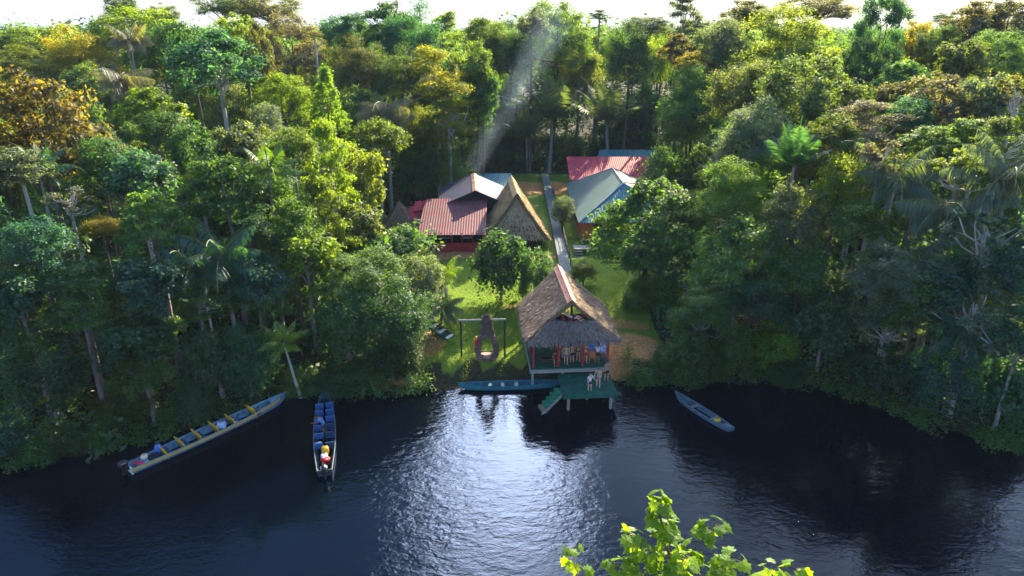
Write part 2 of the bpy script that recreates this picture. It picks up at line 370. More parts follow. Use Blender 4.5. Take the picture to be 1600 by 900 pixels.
# ------------------------------------------------------------------ buildings
rng = np.random.default_rng(7)
RED = mat('red_paint', (0.30, 0.025, 0.03), 0.6, 0.3, 3)
DARKW = mat('dark_wood', (0.045, 0.03, 0.022), 0.85, 0.4, 5, stretch=(1, 1, 6))
WOOD = mat('weathered_wood', (0.2, 0.15, 0.11), 0.9, 0.35, 5, stretch=(1, 6, 1))
GREYW = mat('grey_wood', (0.26, 0.24, 0.22), 0.9, 0.3, 6, stretch=(1, 1, 3))
ORANGEW = mat('orange_plank_wood', (0.40, 0.13, 0.035), 0.6, 0.35, 3, stretch=(5, 5, 0.4))
GREENP = mat('green_deck_paint', (0.006, 0.055, 0.038), 0.85, 0.25, 2.2, col2=(0.016, 0.115, 0.075), detail=9)
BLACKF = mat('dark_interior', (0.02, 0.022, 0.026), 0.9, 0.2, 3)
WHITE = mat('white_paint', (0.75, 0.74, 0.7), 0.6, 0.06, 5)
CREAM = mat('cream_cloth', (0.55, 0.5, 0.38), 0.9, 0.15, 8)
STRAW = tint_mat('golden_thatch', (0.32, 0.22, 0.10), (0.62, 0.45, 0.23))
STRAWM = tint_mat('tan_gable_thatch', (0.30, 0.215, 0.15), (0.56, 0.43, 0.31))
STRAWG = tint_mat('grey_thatch', (0.17, 0.115, 0.075), (0.37, 0.265, 0.18))
STRAWD = tint_mat('dark_grey_thatch', (0.09, 0.075, 0.07), (0.25, 0.21, 0.19))
TB = mat('thatch_base', (0.13, 0.095, 0.06), 0.95, 0.4, 8)
TIN_CAP = tin_mat('pink_ridge_tin', (0.50, 0.22, 0.15), 0.35, 'Y', 0.3, rustcol=(0.34, 0.12, 0.07))
TIN_RED = tin_mat('red_tin', (0.21, 0.035, 0.045), 0.62, 'X', 0.3, rustcol=(0.17, 0.085, 0.09))
TIN_PINK = tin_mat('crimson_tin', (0.42, 0.045, 0.07), 0.12, 'X', 0.3, rustcol=(0.22, 0.06, 0.10))
TIN_BLUE = tin_mat('grey_blue_tin', (0.05, 0.06, 0.115), 0.4, 'Y', 0.3, rustcol=(0.09, 0.075, 0.10))
TIN_TEAL = tin_mat('teal_tin', (0.03, 0.16, 0.19), 0.1, 'X', 0.3, rustcol=(0.03, 0.11, 0.14))
TIN_GREEN = tin_mat('green_grey_tin', (0.06, 0.115, 0.095), 0.35, 'Y', 0.3, rustcol=(0.08, 0.13, 0.13))
CONC = mat('pale_concrete', (0.11, 0.135, 0.135), 0.9, 0.2, 2)

def thatched(parent, quads, m, dens=55, L=0.55, W=0.07, th=0.22, name='thatch_roof'):
    mb = MB()
    for q in quads: mb.slab(q, th)
    r = mb.build(name, TB, parent)
    strands('straw', quads, dens, L, W, m, rng, r)
    return r
ROT = R_(4)
# --- open thatched pavilion on the riverbank
PX, PY = 4.25, 49.7
pav = tag(empty('thatched_pavilion', (PX, PY, 0), ROT), 'open grey thatched pavilion with red posts on the riverbank', 'pavilion')
FZ = 1.78
def W_(p): return (pav.matrix_basis @ Vector(p))
mb = MB(); mb.box((0, 0, FZ-0.04), (6.1, 6.6, 0.08)); mb.build('floor', GREENP, pav)
mb = MB(); mb.box((0, -3.33, FZ-0.22), (6.2, 0.09, 0.28)); mb.box((0, 3.33, FZ-0.22), (6.2, 0.09, 0.28)); mb.box((-3.08, 0, FZ-0.22), (0.08, 6.5, 0.28)); mb.box((3.08, 0, FZ-0.22), (0.08, 6.5, 0.28)); mb.build('fascia', GREYW, pav)
for x in (-2.9, -0.6, 2.9):
    for y in (-3.1, 0, 3.1):
        mb = MB(); mb.tube([(x, y, -1.2), (x, y, FZ-0.1)], 0.1, 8); mb.build('stilt', GREYW, pav)
for x in (-2.85, -0.95, 0.95, 2.85):
    for y in (-3.0, 0, 3.0):
        mb = MB(); mb.box((x, y, (FZ+4.5)/2), (0.17, 0.17, 4.5-FZ)); mb.build('post', RED, pav)
mb = MB()
for y in (-3.0, 3.0): mb.box((0, y, 4.4), (6.2, 0.14, 0.16))
for x in (-2.95, 2.95): mb.box((x, 0, 4.28), (0.14, 6.3, 0.16))
mb.build('roof_beam', DARKW, pav)
HW = 3.55; EZ = 4.35; RZ = 7.0
def rs(x, z=None): return RZ - (RZ-EZ)*abs(x)/HW
L1 = [(0, -2.75, RZ), (0, 5.2, RZ), (-1.8, 4.2, rs(1.8)-0.1), (-1.75, -3.0, rs(1.75)-0.1)]
L2 = [(-1.75, -3.0, rs(1.75)-0.1), (-1.8, 4.2, rs(1.8)-0.1), (-HW, 3.4, EZ), (-HW, -4.0, EZ)]
R1 = [(-a, b, c) for a, b, c in L1]; R2 = [(-a, b, c) for a, b, c in L2]
thatched(pav, [L1, L2, R1, R2], STRAWG, 75, 0.5, 0.06)
thatched(pav, [[(-1.72, -3.05, rs(1.75)-0.16), (1.72, -3.05, rs(1.75)-0.16), (3.42, -4.35, EZ+0.12), (-3.42, -4.35, EZ+0.12)]], STRAWD, 95, 0.5, 0.05, 0.2, 'front_thatch')
thatched(pav, [[(-0.3, 4.9, RZ-.3), (0.3, 4.9, RZ-.3), (3.3, 3.45, EZ-0.02), (-3.3, 3.45, EZ-0.02)]], STRAWD, 50, 0.5, 0.06, 0.15, 'rear_thatch')
mb = MB()   # ragged eave fringe is straw too
fr_ = [[(-3.4, -4.28, EZ+0.2), (3.4, -4.28, EZ+0.2), (3.4, -4.4, EZ-0.14), (-3.4, -4.4, EZ-0.14)], [(-HW, -3.9, EZ+.02), (-HW, 3.4, EZ+.02), (-HW-.1, 3.4, EZ-0.32), (-HW-.1, -3.9, EZ-0.32)], [(HW, -3.9, EZ+.02), (HW, 3.4, EZ+.02), (HW+.1, 3.4, EZ-0.32), (HW+.1, -3.9, EZ-0.32)]]
strands('eave_fringe', fr_, 150, 0.42, 0.05, STRAWD, rng, pav, 0.0)
mb = MB()
for k in range(8):
    y0 = -2.85+k*1.0
    for sx in (-1, 1):
        mb.slab([(0, y0, RZ+.16-.004*(k % 2)), (0, y0+1.03, RZ+.16-.004*(k % 2)), (sx*.36, y0+1.03, RZ-.08-.004*(k % 2)), (sx*.36, y0, RZ-.08-.004*(k % 2))], 0.015)
mb.tube([(0, -2.9, RZ+.15), (0, 5.2, RZ+.15)], 0.07, 8)
mb.build('ridge_cap', TIN_CAP, pav)
mb = MB(); mb.box((0, -2.6, 5.15), (3.6, 1.3, 0.08)); mb.box((0, -3.06, rs(1.75)-0.12), (3.7, 0.12, 0.14)); mb.build('loft_floor', DARKW, pav)
mb = MB()
for z in (FZ+0.5, FZ+0.95): mb.tube([(-2.85, 3.0, z), (2.85, 3.0, z)], 0.045, 6); mb.tube([(-2.85, -3.0, z), (-2.85, 3.0, z)], 0.045, 6)
mb.tube([(-2.85, -3.0, FZ+.95), (-0.95, -3.0, FZ+.95)], 0.04, 6); mb.tube([(-2.7, -3.0, FZ+0.1), (-1.0, -3.0, FZ+.9)], 0.03, 6); mb.tube([(-2.7, -3.0, FZ+0.9), (-1.0, -3.0, FZ+.1)], 0.03, 6)
mb.build('railing', DARKW, pav)

# --- lower landing with its steps
DZ = 1.25
dock = tag(empty('landing_dock', (PX+0.35, PY-5.1, 0), ROT), 'green painted landing platform on stilts with steps into the river', 'dock')
mb = MB(); mb.box((1.0, 0.2, DZ-0.05), (3.9, 3.3, 0.1)); mb.build('deck', GREENP, dock)
mb = MB(); mb.box((1.0, -1.47, DZ-0.16), (3.95, 0.06, 0.2)); mb.box((-0.98, 0.2, DZ-0.2), (0.06, 3.3, 0.2)); mb.box((2.98, 0.2, DZ-0.2), (0.06, 3.3, 0.2)); mb.build('edge_beam', GREENP, dock)
for x, y in ((-0.6, -1.3), (2.5, -1.3), (-0.6, 1.5), (2.5, 1.5), (1, .1)):
    mb = MB(); mb.tube([(x, y, -1.5), (x, y, DZ-0.12)], 0.11, 8); mb.build('stilt', GREYW, dock)
GP2 = [GREENP, mat('green_step_paint', (0.02, 0.16, 0.08), 0.6, 0.3, 4), GREYW, WOOD]
for k in range(6):
    mb = MB(); mb.box((-1.25-k*0.3, -0.55-k*0.17, DZ-0.12-k*0.235), (0.36, 1.0, 0.07), 0.25); mb.box((-1.42-k*0.3, -0.58-k*0.17, DZ-0.24-k*0.235), (0.04, 0.96, 0.2), 0.25)
    mb.build('step', GP2[1] if k < 4 else WOOD, dock)
mb = MB()
for s in (-.52, .52): mb.slab([(-1.0+.12*s, -.45+s, DZ-.1), (-1.0+.12*s, -.45+s, DZ-.35), (-2.95+.12*s, -1.5+s, DZ-1.75), (-2.95+.12*s, -1.5+s, DZ-1.5)], 0.05)
mb.build('stringer', GREYW, dock)

# --- big golden thatched house
th = tag(empty('thatched_house', (0.25, 79.6, 0), ROT), 'tall golden thatched gable house beside the red tin roof', 'house')
h2, ez, rz_ = 3.85, 3.0, 8.6
def flare(x): return rz_-(rz_-ez)*(abs(x)/h2)**0.93
Q = []
for s in (-1, 1):
    xs = [0, 1.2, 2.4, h2]
    for i in range(3):
        a, b_ = xs[i], xs[i+1]
        Q.append([(s*a, -4.5+0.12*i, flare(a)), (s*a, 4.9-.2*i, flare(a)), (s*b_, 4.7-.2*i, flare(b_)), (s*b_, -4.38+.12*i, flare(b_))])
thatched(th, Q, STRAW, 60, 0.7, 0.08, 0.3)
thatched(th, [[(-0.08, -3.9, rz_-.5), (0.08, -3.9, rz_-.5), (3.2, -4.25, ez+.05), (-3.2, -4.25, ez+.05)]], STRAWM, 90, 0.6, 0.07, 0.15, 'gable_thatch')
thatched(th, [[(-0.08, 4.3, rz_-.5), (0.08, 4.3, rz_-.5), (3.2, 4.5, ez+.05), (-3.2, 4.5, ez+.05)]], STRAWG, 30, 0.6, 0.07, 0.15, 'rear_gable_thatch')
mb = MB()
for s in (-1, 1): mb.slab([(0, -4.62, rz_+.16), (0, 5, rz_+.16), (s*.45, 5, rz_-.4), (s*.45, -4.62, rz_-.4)], 0.03)
mb.build('ridge_cap', mat('straw_ridge', (0.5, 0.34, 0.17), 0.9, 0.3, 6), th)
mb = MB(); mb.box((0, 0.3, 2.75), (5.6, 7.6, 2.0)); mb.build('wall', DARKW, th)
mb = MB(); mb.box((0, 0.3, 1.72), (6.2, 8.2, 0.12)); mb.build('floor', WOOD, th)
for x in (-2.9, 0, 2.9):
    for y in (-3.6, 4.2):
        mb = MB(); mb.tube([(x, y, 1.3), (x, y, 3.4)], 0.1, 8); mb.build('post', DARKW, th)

# --- lodge with the rusty red lean-to roof
lod = tag(empty('red_roofed_lodge', (-6.9, 78, 0), R_(1)), 'low lodge with a rusty red tin roof and red veranda wall', 'lodge')
mb = MB(); mb.slab([(-3.6, 4.6, 6.25), (3.9, 4.6, 6.25), (3.9, -4.0, 4.15), (-3.9, -4.0, 4.15)], 0.06); mb.build('roof', TIN_RED, lod)
mb = MB(); mb.slab([(-5.0, 4.7, 5.9), (-3.7, 4.7, 6.0), (-3.7, 2.2, 5.5), (-4.9, 2.2, 5.3)], 0.06); mb.build('side_roof', TIN_PINK, lod)
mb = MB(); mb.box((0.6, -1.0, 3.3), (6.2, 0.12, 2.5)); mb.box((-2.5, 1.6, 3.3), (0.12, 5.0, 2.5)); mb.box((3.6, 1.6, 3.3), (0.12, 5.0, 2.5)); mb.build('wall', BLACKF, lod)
mb = MB(); mb.box((0.2, -1, 2.0), (6.9, 5.6, 0.14)); mb.build('floor', WOOD, lod)
for k in range(6):
    x = -2.4+k*1.2
    mb = MB(); mb.box((x, -3.6, 3.2), (0.12, 0.12, 2.2)); mb.build('post', RED, lod)
mb = MB(); mb.box((0.7, -3.72, 2.55), (5.9, 0.1, 0.95)); mb.box((0.7, -3.73, 3.06), (6.0, 0.16, 0.08)); mb.build('veranda_wall', RED, lod)
for x in (-0.8, 1.6):
    mb = MB(); mb.box((x, -1.08, 3.5), (1.3, 0.06, 1.2)); wn = mb.build('window', mat('shutter_blue', (0.10, 0.13, 0.17), 0.5, 0.2, 3), lod)
    mb = MB(); mb.box((x, -1.12, 2.92), (1.4, 0.08, 0.07)); mb.build('sill', WHITE, wn)
for x in (-2.6, 0.7, 3.6):
    for y in (-3.4, 1.2):
        mb = MB(); mb.tube([(x, y, 1.2), (x, y, 1.98)], 0.1, 8); mb.build('stilt', DARKW, lod)
# --- kitchen with the grey-blue gable roof
kit = tag(empty('kitchen_house', (-4.8, 87, 0), R_(4)), 'kitchen house with a grey blue tin gable roof and rusty ridge', 'house')
mb = MB(); mb.slab([(0, -5.4, 7.5), (0, 5.0, 7.5), (-4.7, 5.0, 5.5), (-4.7, -5.2, 5.5)], 0.05); mb.slab([(0, -5.4, 7.5), (0, 5.0, 7.5), (4.4, 5.0, 5.5), (4.4, -5.2, 5.5)], 0.05); mb.build('roof', TIN_BLUE, kit)
mb = MB()
for s in (-1, 1): mb.slab([(0, -5.5, 7.56), (0, 5.1, 7.56), (s*.4, 5.1, 7.39), (s*.4, -5.5, 7.39)], 0.02)
mb.build('ridge_cap', tin_mat('rusty_ridge_tin', (0.42, 0.38, 0.38), 0.75, 'Y', 0.3, rustcol=(0.25, 0.09, 0.05)), kit)
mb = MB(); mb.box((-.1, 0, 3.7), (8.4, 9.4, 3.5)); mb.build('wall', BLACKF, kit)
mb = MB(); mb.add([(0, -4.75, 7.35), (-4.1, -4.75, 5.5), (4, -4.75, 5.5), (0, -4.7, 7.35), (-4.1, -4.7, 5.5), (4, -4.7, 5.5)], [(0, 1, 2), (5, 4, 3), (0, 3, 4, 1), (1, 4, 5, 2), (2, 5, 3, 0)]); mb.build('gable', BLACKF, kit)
ann = tag(empty('teal_roofed_annex', (-2.0, 98, -.3), R_(4)), 'small annex with a teal tin roof behind the kitchen house', 'house')
mb = MB(); mb.slab([(-4.2, 1.5, 6.3), (2.0, 1.5, 6.3), (2.2, -2.6, 5.2), (-4.4, -2.6, 5.2)], 0.05); mb.slab([(-4.2, 1.5, 6.3), (2.0, 1.5, 6.3), (2.2, 4.5, 5.4), (-4.4, 4.5, 5.4)], 0.05); mb.build('roof', TIN_TEAL, ann)
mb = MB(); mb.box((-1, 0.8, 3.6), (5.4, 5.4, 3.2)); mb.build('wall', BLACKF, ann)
# --- little thatched hut and the covered passage
hut = tag(empty('thatched_hut', (-13.6, 80, 0), R_(6)), 'little grey thatched hut with a pointed roof left of the lodge', 'hut')
e = 1.85; a_ = [(-e, -e, 3.9), (e, -e, 3.9), (e, e, 3.9), (-e, e, 3.9)]; t1, t2 = (-.05, -.5, 6.3), (.05, .7, 6.3)
thatched(hut, [[t1, t1, a_[1], a_[0]], [t1, t2, a_[2], a_[1]], [t2, t2, a_[3], a_[2]], [t2, t1, a_[0], a_[3]]], STRAWG, 70, 0.5, 0.06, 0.12)
for x in (-1.3, 1.3):
    for y in (-1.3, 1.3):
        mb = MB(); mb.tube([(x, y, 1.3), (x, y, 4.1)], 0.09, 8); mb.build('post', GREYW, hut)
mb = MB(); mb.box((0, 0, 1.95), (2.9, 2.9, 0.1)); mb.build('floor', WOOD, hut)
mb = MB(); mb.box((0, 1.4, 3.0), (2.7, 0.08, 2.0)); mb.build('wall', DARKW, hut)
pas = tag(empty('covered_passage', (-11.4, 80.2, 0), R_(2)), 'short covered passage with a red tin roof joining hut and lodge', 'passage')
mb = MB(); mb.slab([(-1.0, 1.2, 5.6), (1.0, 1.2, 5.6), (1.1, -1.0, 4.7), (-1.0, -1.0, 4.7)], 0.05); mb.build('roof', TIN_PINK, pas)
for x in (-.9, .9):
    for y in (-.8, 1): mb = MB(); mb.tube([(x, y, 1.3), (x, y, 4.75+.4*(y > 0))], 0.07, 8); mb.build('post', DARKW, pas)
mb = MB(); mb.box((0, 0.1, 2.05), (2.1, 1.8, 0.1)); mb.build('floor', WOOD, pas)
mb = MB(); mb.box((0, -0.85, 2.5), (2.0, 0.06, 0.5)); mb.build('railing', GREYW, pas)

# --- long guest house with the grey-green hip roof
gh = tag(empty('guest_house', (13.9, 87.7, 0), 0), 'long guest house with a grey green hipped tin roof and orange plank walls', 'house')
w2, l2, ez, rz_ = 6.1, 10.3, 4.6, 7.8
A, B, C_, D = (-w2, -l2, ez), (w2, -l2, ez), (w2, l2, ez), (-w2, l2, ez); r1, r2 = (0, -3.4, rz_), (0, 6.4, rz_)
mb = MB(); mb.slab([A, r1, r2, D], 0.05); mb.slab([B, r1, r2, C_], 0.05); mb.build('roof', TIN_GREEN, gh)
mb = MB(); mb.slab([A, B, r1], 0.05); mb.build('hip_roof', TIN_TEAL, gh); mb = MB(); mb.slab([C_, D, r2], 0.05); mb.build('hip_roof', TIN_TEAL, gh)  # same metal as the long slopes; the teal paints in shade on the ends
mb = MB()
for p, q in ((A, r1), (B, r1), (r1, r2), (r2, C_), (r2, D)): mb.tube([Vector(p)+Vector((0, 0, .03)), Vector(q)+Vector((0, 0, .03))], 0.1, 6)
mb.build('ridge_cap', mat('pale_ridge', (0.3, 0.34, 0.33), 0.6, 0.15, 3), gh)
mb = MB(); mb.box((0, 0, 3.55), (10.8, 19.2, 2.2)); mb.build('wall', ORANGEW, gh)
mb = MB(); mb.box((0, 0, 2.38), (11.6, 20.0, 0.14)); mb.build('floor', WOOD, gh)
for y in np.linspace(-9.4, 9.4, 8):
    mb = MB(); mb.box((-5.7, y, 3.5), (0.16, 0.16, 2.1)); mb.build('post', ORANGEW, gh)
    mb = MB(); mb.tube([(-5.4, y, 1.2), (-5.4, y, 2.3)], 0.12, 8); mb.build('stilt', WOOD, gh)
for x in (-4.9, -2.5, 0.2, 3.0): mb = MB(); mb.tube([(x, -9.6, 1.2), (x, -9.6, 2.3)], 0.12, 8); mb.build('stilt', WOOD, gh)
mb = MB()
for z in (2.8, 3.2): mb.box((-5.72, 0, z), (0.06, 19, 0.07))
mb.build('railing', ORANGEW, gh)
for y in (-7, -3.6, -.2, 3.2):
    mb = MB(); mb.box((-5.43, y, 3.65), (0.05, 1.2, 1.0)); wn = mb.build('window', BLACKF, gh)
    mb = MB(); mb.box((-5.45, y, 3.1), (0.09, 1.3, 0.07)); mb.build('sill', WHITE, wn)
mb = MB(); mb.box((-3.8, -9.63, 3.4), (1.0, 0.06, 1.9)); dr = mb.build('door', DARKW, gh)
mb = MB(); mb.ell((-3.45, -9.7, 3.3), (.05, .05, .05)); mb.build('handle', WHITE, dr)
mb = MB(); mb.box((-1, -9.63, 3.6), (1.4, 0.06, 1.0)); wn = mb.build('window', BLACKF, gh); mb = MB(); mb.box((-1, -9.66, 3.05), (1.5, 0.1, 0.07)); mb.build('sill', WHITE, wn)
# --- crimson roofed house behind and the teal one behind it
cr = tag(empty('crimson_roofed_house', (15.4, 103, 0), 0), 'back house with a wide crimson tin roof behind the guest house', 'house')
mb = MB(); mb.slab([(-6.9, 4, 7.1), (6.8, 4, 7.1), (6.8, -3.6, 5.0), (-6.9, -3.6, 5.0)], 0.05); mb.build('roof', TIN_PINK, cr)
mb = MB(); mb.box((0, 0.3, 3.4), (12.6, 6.4, 3.6)); mb.build('wall', ORANGEW, cr)
cr2 = tag(empty('teal_roofed_house', (19.5, 113, -.9), 0), 'far house with a teal tin roof behind the crimson roof', 'house')
mb = MB(); mb.slab([(-5, 1, 7.9), (4.5, 1, 7.9), (6, -3, 6.2), (-6, -3, 6.2)], 0.05); mb.slab([(-5, 1, 7.9), (4.5, 1, 7.9), (6, 5, 6.2), (-6, 5, 6.2)], 0.05); mb.build('roof', TIN_TEAL, cr2)
mb = MB(); mb.box((0, 1, 4), (9.5, 6.5, 4)); mb.build('wall', ORANGEW, cr2)
mb = MB(); mb.box((-1, -3.2, 6.6), (2.6, .4, .05), 0, 0, Matrix.Rotation(.4, 4, 'X')); mb.build('skylight', WHITE, cr2)

# --- walkway
wk = tag(empty('raised_walkway', (5.6, 90, 0)), 'long raised pale walkway with a dark handrail leading to the lodge', 'walkway')
mb = MB(); mb.box((0, 0, 2.42), (1.15, 54, 0.12)); mb.build('deck', CONC, wk)
for s in (-.5, .5):
    for y in np.arange(-26, 27, 3.0): mb = MB(); mb.box((s, y, 1.95), (.12, .12, .8)); mb.build('footing', WOOD, wk)
mb = MB(); mb.box((.6, -8, 3.36), (.06, 38, .06)); mb.box((.6, -8, 2.95), (.05, 38, .05)); mb.build('handrail', DARKW, wk)
for y in np.arange(-26.5, 12, 2.4): mb = MB(); mb.box((.6, y, 2.9), (.08, .08, .95)); mb.build('post', DARKW, wk)
# --- low service platform with steps beside the walkway
sv = tag(empty('wooden_step_platform', (8.0, 74.4, 0), 0), 'low grey wooden platform with steps between walkway and guest house', 'platform')
mb = MB(); mb.box((0, 0, 2.55), (2.0, 1.4, .1)); mb.build('deck', GREYW, sv)
for x, y in ((-.9, -.6), (.9, -.6), (-.9, .6), (.9, .6)): mb = MB(); mb.box((x, y, 1.95), (.1, .1, 1.15)); mb.build('leg', GREYW, sv)
for k in range(3): mb = MB(); mb.box((-.5, -.9-k*.3, 2.35-k*.22), (1.0, .3, .06)); mb.build('step', GREYW, sv)

# --- woven nest swing on its frame
sg = at_z(755, 556, 1.55)
sw = tag(empty('swing_frame', (sg.x, sg.y, gnd(sg.x, sg.y)), R_(2)), 'dark goal shaped wooden swing frame on the sunlit lawn', 'swing frame')
hw = 1.72; hb = 3.35
for s in (-1, 1): mb = MB(); mb.tube([(s*hw, 0, -.3), (s*hw, 0, hb)], 0.075, 8); mb.build('post', DARKW, sw)
mb = MB(); mb.tube([(-hw-.15, 0, hb-.02), (hw+.1, 0, hb+.02)], 0.085, 8); mb.build('crossbeam', GREYW, sw)
TWIG = tint_mat('woven_twigs', (0.085, 0.06, 0.05), (0.25, 0.18, 0.15))
ns = tag(empty('nest_swing', (sg.x+.33, sg.y-.18, gnd(sg.x, sg.y)), R_(2)), 'teardrop shaped woven nest swing with a round opening hanging from the frame', 'swing')
prof = [(0.02, .62), (.3, .78), (.8, .86), (1.3, .82), (1.8, .66), (2.3, .46), (2.8, .34), (3.3, .27), (3.7, .2), (3.85, .02)]
zz = np.linspace(.05, 3.85, 34); rr = np.interp(zz, [p[0] for p in prof], [p[1] for p in prof]); na = 28
vs, fs = [], []
for z, r in zip(zz, rr):
    for k in range(na): a = 2*math.pi*k/na; vs.append((r*math.cos(a), r*.55*math.sin(a), z))
for i in range(len(zz)-1):
    for k in range(na):
        q = (k+1) % na; zc = (zz[i]+zz[i+1])/2; xc = (vs[i*na+k][0]+vs[i*na+q][0])/2
        if (xc/.52)**2+((zc-1.15)/.95)**2 < 1: continue
        fs.append((i*na+k, i*na+q, (i+1)*na+q, (i+1)*na+k))
mb = MB(); mb.add(vs, fs); nb = mb.build('basket', mat('basket_wicker', (0.13, 0.095, 0.08), .95, .4, 14, bump=.8, stretch=(1, 1, 3)), ns)
sd_ = nb.modifiers.new('thick', 'SOLIDIFY'); sd_.thickness = .12
fc = np.array([np.mean([vs[i] for i in f], axis=0) for f in fs]); k = 2600; ii = rng.integers(0, len(fc), k)
c_ = fc[ii]+rng.normal(size=(k, 3))*.05; nn = c_*np.array([1, 3, 0]); al = np.stack([-nn[:, 1], nn[:, 0], rng.normal(size=k)*.35], 1)
c_ = c_+nn/np.maximum(np.linalg.norm(nn, axis=1, keepdims=True), 1e-6)*.05
me = leaf_mesh('twigs', c_, nn+rng.normal(size=(k, 3))*.4, rng.uniform(.25, .5, k), rng.uniform(.03, .05, k), rng.random(k), rng, al); me.materials.append(TWIG); link('twigs', me, nb)
mb = MB(); mb.tube([(0, 0, 3.8), (0, .14, 3.42), (0, .18, 3.3)], .03, 6); mb.build('rope', DARKW, ns)
mb = MB(); mb.box((0, -.05, .5), (1.35, .5, .1)); mb.box((0, -.32, .35), (1.3, .05, .25)); mb.build('seat', mat('pink_wood', (0.33, 0.2, 0.15), .8, .3, 4), ns)
pr = tag(empty('parrot_figure', (sg.x-.52, sg.y-.3, gnd(sg.x, sg.y)+1.25)), 'red and yellow parrot figure fixed to the left of the nest swing', 'ornament')
YEL = mat('yellow_paint', (0.55, 0.33, 0.01), .5, .2, 3); MRED = mat('bright_red_paint', (0.55, 0.015, 0.03), .5, .2, 4)
mb = MB(); mb.ell((0, 0, .35), (.14, .13, .34)); mb.tube([(0, 0, .1), (-.05, .02, -.35), (-.1, .03, -.6)], [.1, .07, .02], 8); mb.build('body', MRED, pr, True)
mb = MB(); mb.ell((0, -.02, .72), (.11, .12, .12)); mb.tube([(0, -.1, .72), (0, -.2, .68), (0, -.22, .6)], [.05, .035, .005], 6); mb.build('head', YEL, pr, True)
for s in (-1, 1): mb = MB(); mb.ell((s*.13, .02, .38), (.04, .1, .28)); mb.build('wing', YEL if s < 0 else MRED, pr, True)
# --- small white-green steps at the left of the lawn
p = at_z(688, 522, 1.7)
st = tag(empty('garden_steps', (p.x, p.y, gnd(p.x, p.y)), R_(-28)), 'small slatted white and green wooden steps at the left edge of the lawn', 'steps')
for k in range(6): mb = MB(); mb.box((-1.0+k*.38, 0, 1.0-k*.17), (.3, .9, .06)); mb.build('tread', WHITE if k % 2 else GREENP, st)
mb = MB()
for s in (-.46, .46): mb.slab([(-1.2, s, 1.1), (1.15, s, .05), (1.15, s, -.15), (-1.2, s, .85)], .05)
mb.build('stringer', GREENP, st)
for s in (-.46, .46): mb = MB(); mb.box((-1.1, s, .4), (.09, .09, 1.2)); mb.build('post', GREENP, st)
# ------------------------------------------------------------------ boats
BOATBLUE = mat('blue_grey_boat_paint', (0.10, 0.19, 0.28), .55, .25, 2, col2=(0.17, 0.27, 0.36))
BOATDK = mat('dark_boat_paint', (0.03, 0.06, 0.075), .5, .3, 3)
BOATIN = mat('pale_blue_boat_inside', (0.14, 0.26, 0.36), .6, .3, 2)
TEALB = mat('turquoise_boat_paint', (0.010, 0.10, 0.135), .6, .25, 2, col2=(0.03, 0.16, 0.20))
GREYB2 = mat('silver_grey_boat_paint', (0.095, 0.135, 0.175), .65, .35, 3)
BOATGREEN = mat('dark_green_boat_paint', (0.03, .10, .10), .5, .3, 3)
YELB = mat('yellow_boat_paint', (0.62, 0.36, 0.015), .55, .15, 4)
SEATBL = mat('blue_vinyl', (0.04, 0.12, 0.34), .45, .2, 4); SEATDK = mat('navy_vinyl', (0.03, 0.06, 0.14), .45, .2, 4)
BLACKP = mat('black_plastic', (0.012, 0.012, 0.014), .35, .2, 5, spec=.5)
METAL = mat('bare_metal', (0.45, 0.46, 0.48), .35, .1, 4, metal=.8)
def hull_fn(L, B, H, transom, rise):
    def st(t):
        if transom: b_ = B/2*(0.62+.38*math.sin(min(1, t/.42)*math.pi/2)) if t < .42 else B/2*(1-((t-.42)/.58)**2.6)
        else: b_ = B/2*(1-abs(2*t-1)**2.5)
        zs = H+rise*max(0, (t-.55)/.45)**2.2 + (0 if transom else rise*max(0, (.45-t)/.45)**2.2)
        zb = -.14+(.14+zs*.7)*max(0, (t-.82)/.18)**2 + (0 if transom else (.14+zs*.7)*max(0, (.18-t)/.18)**2)
        return max(b_, .035), zs, zb
    return st
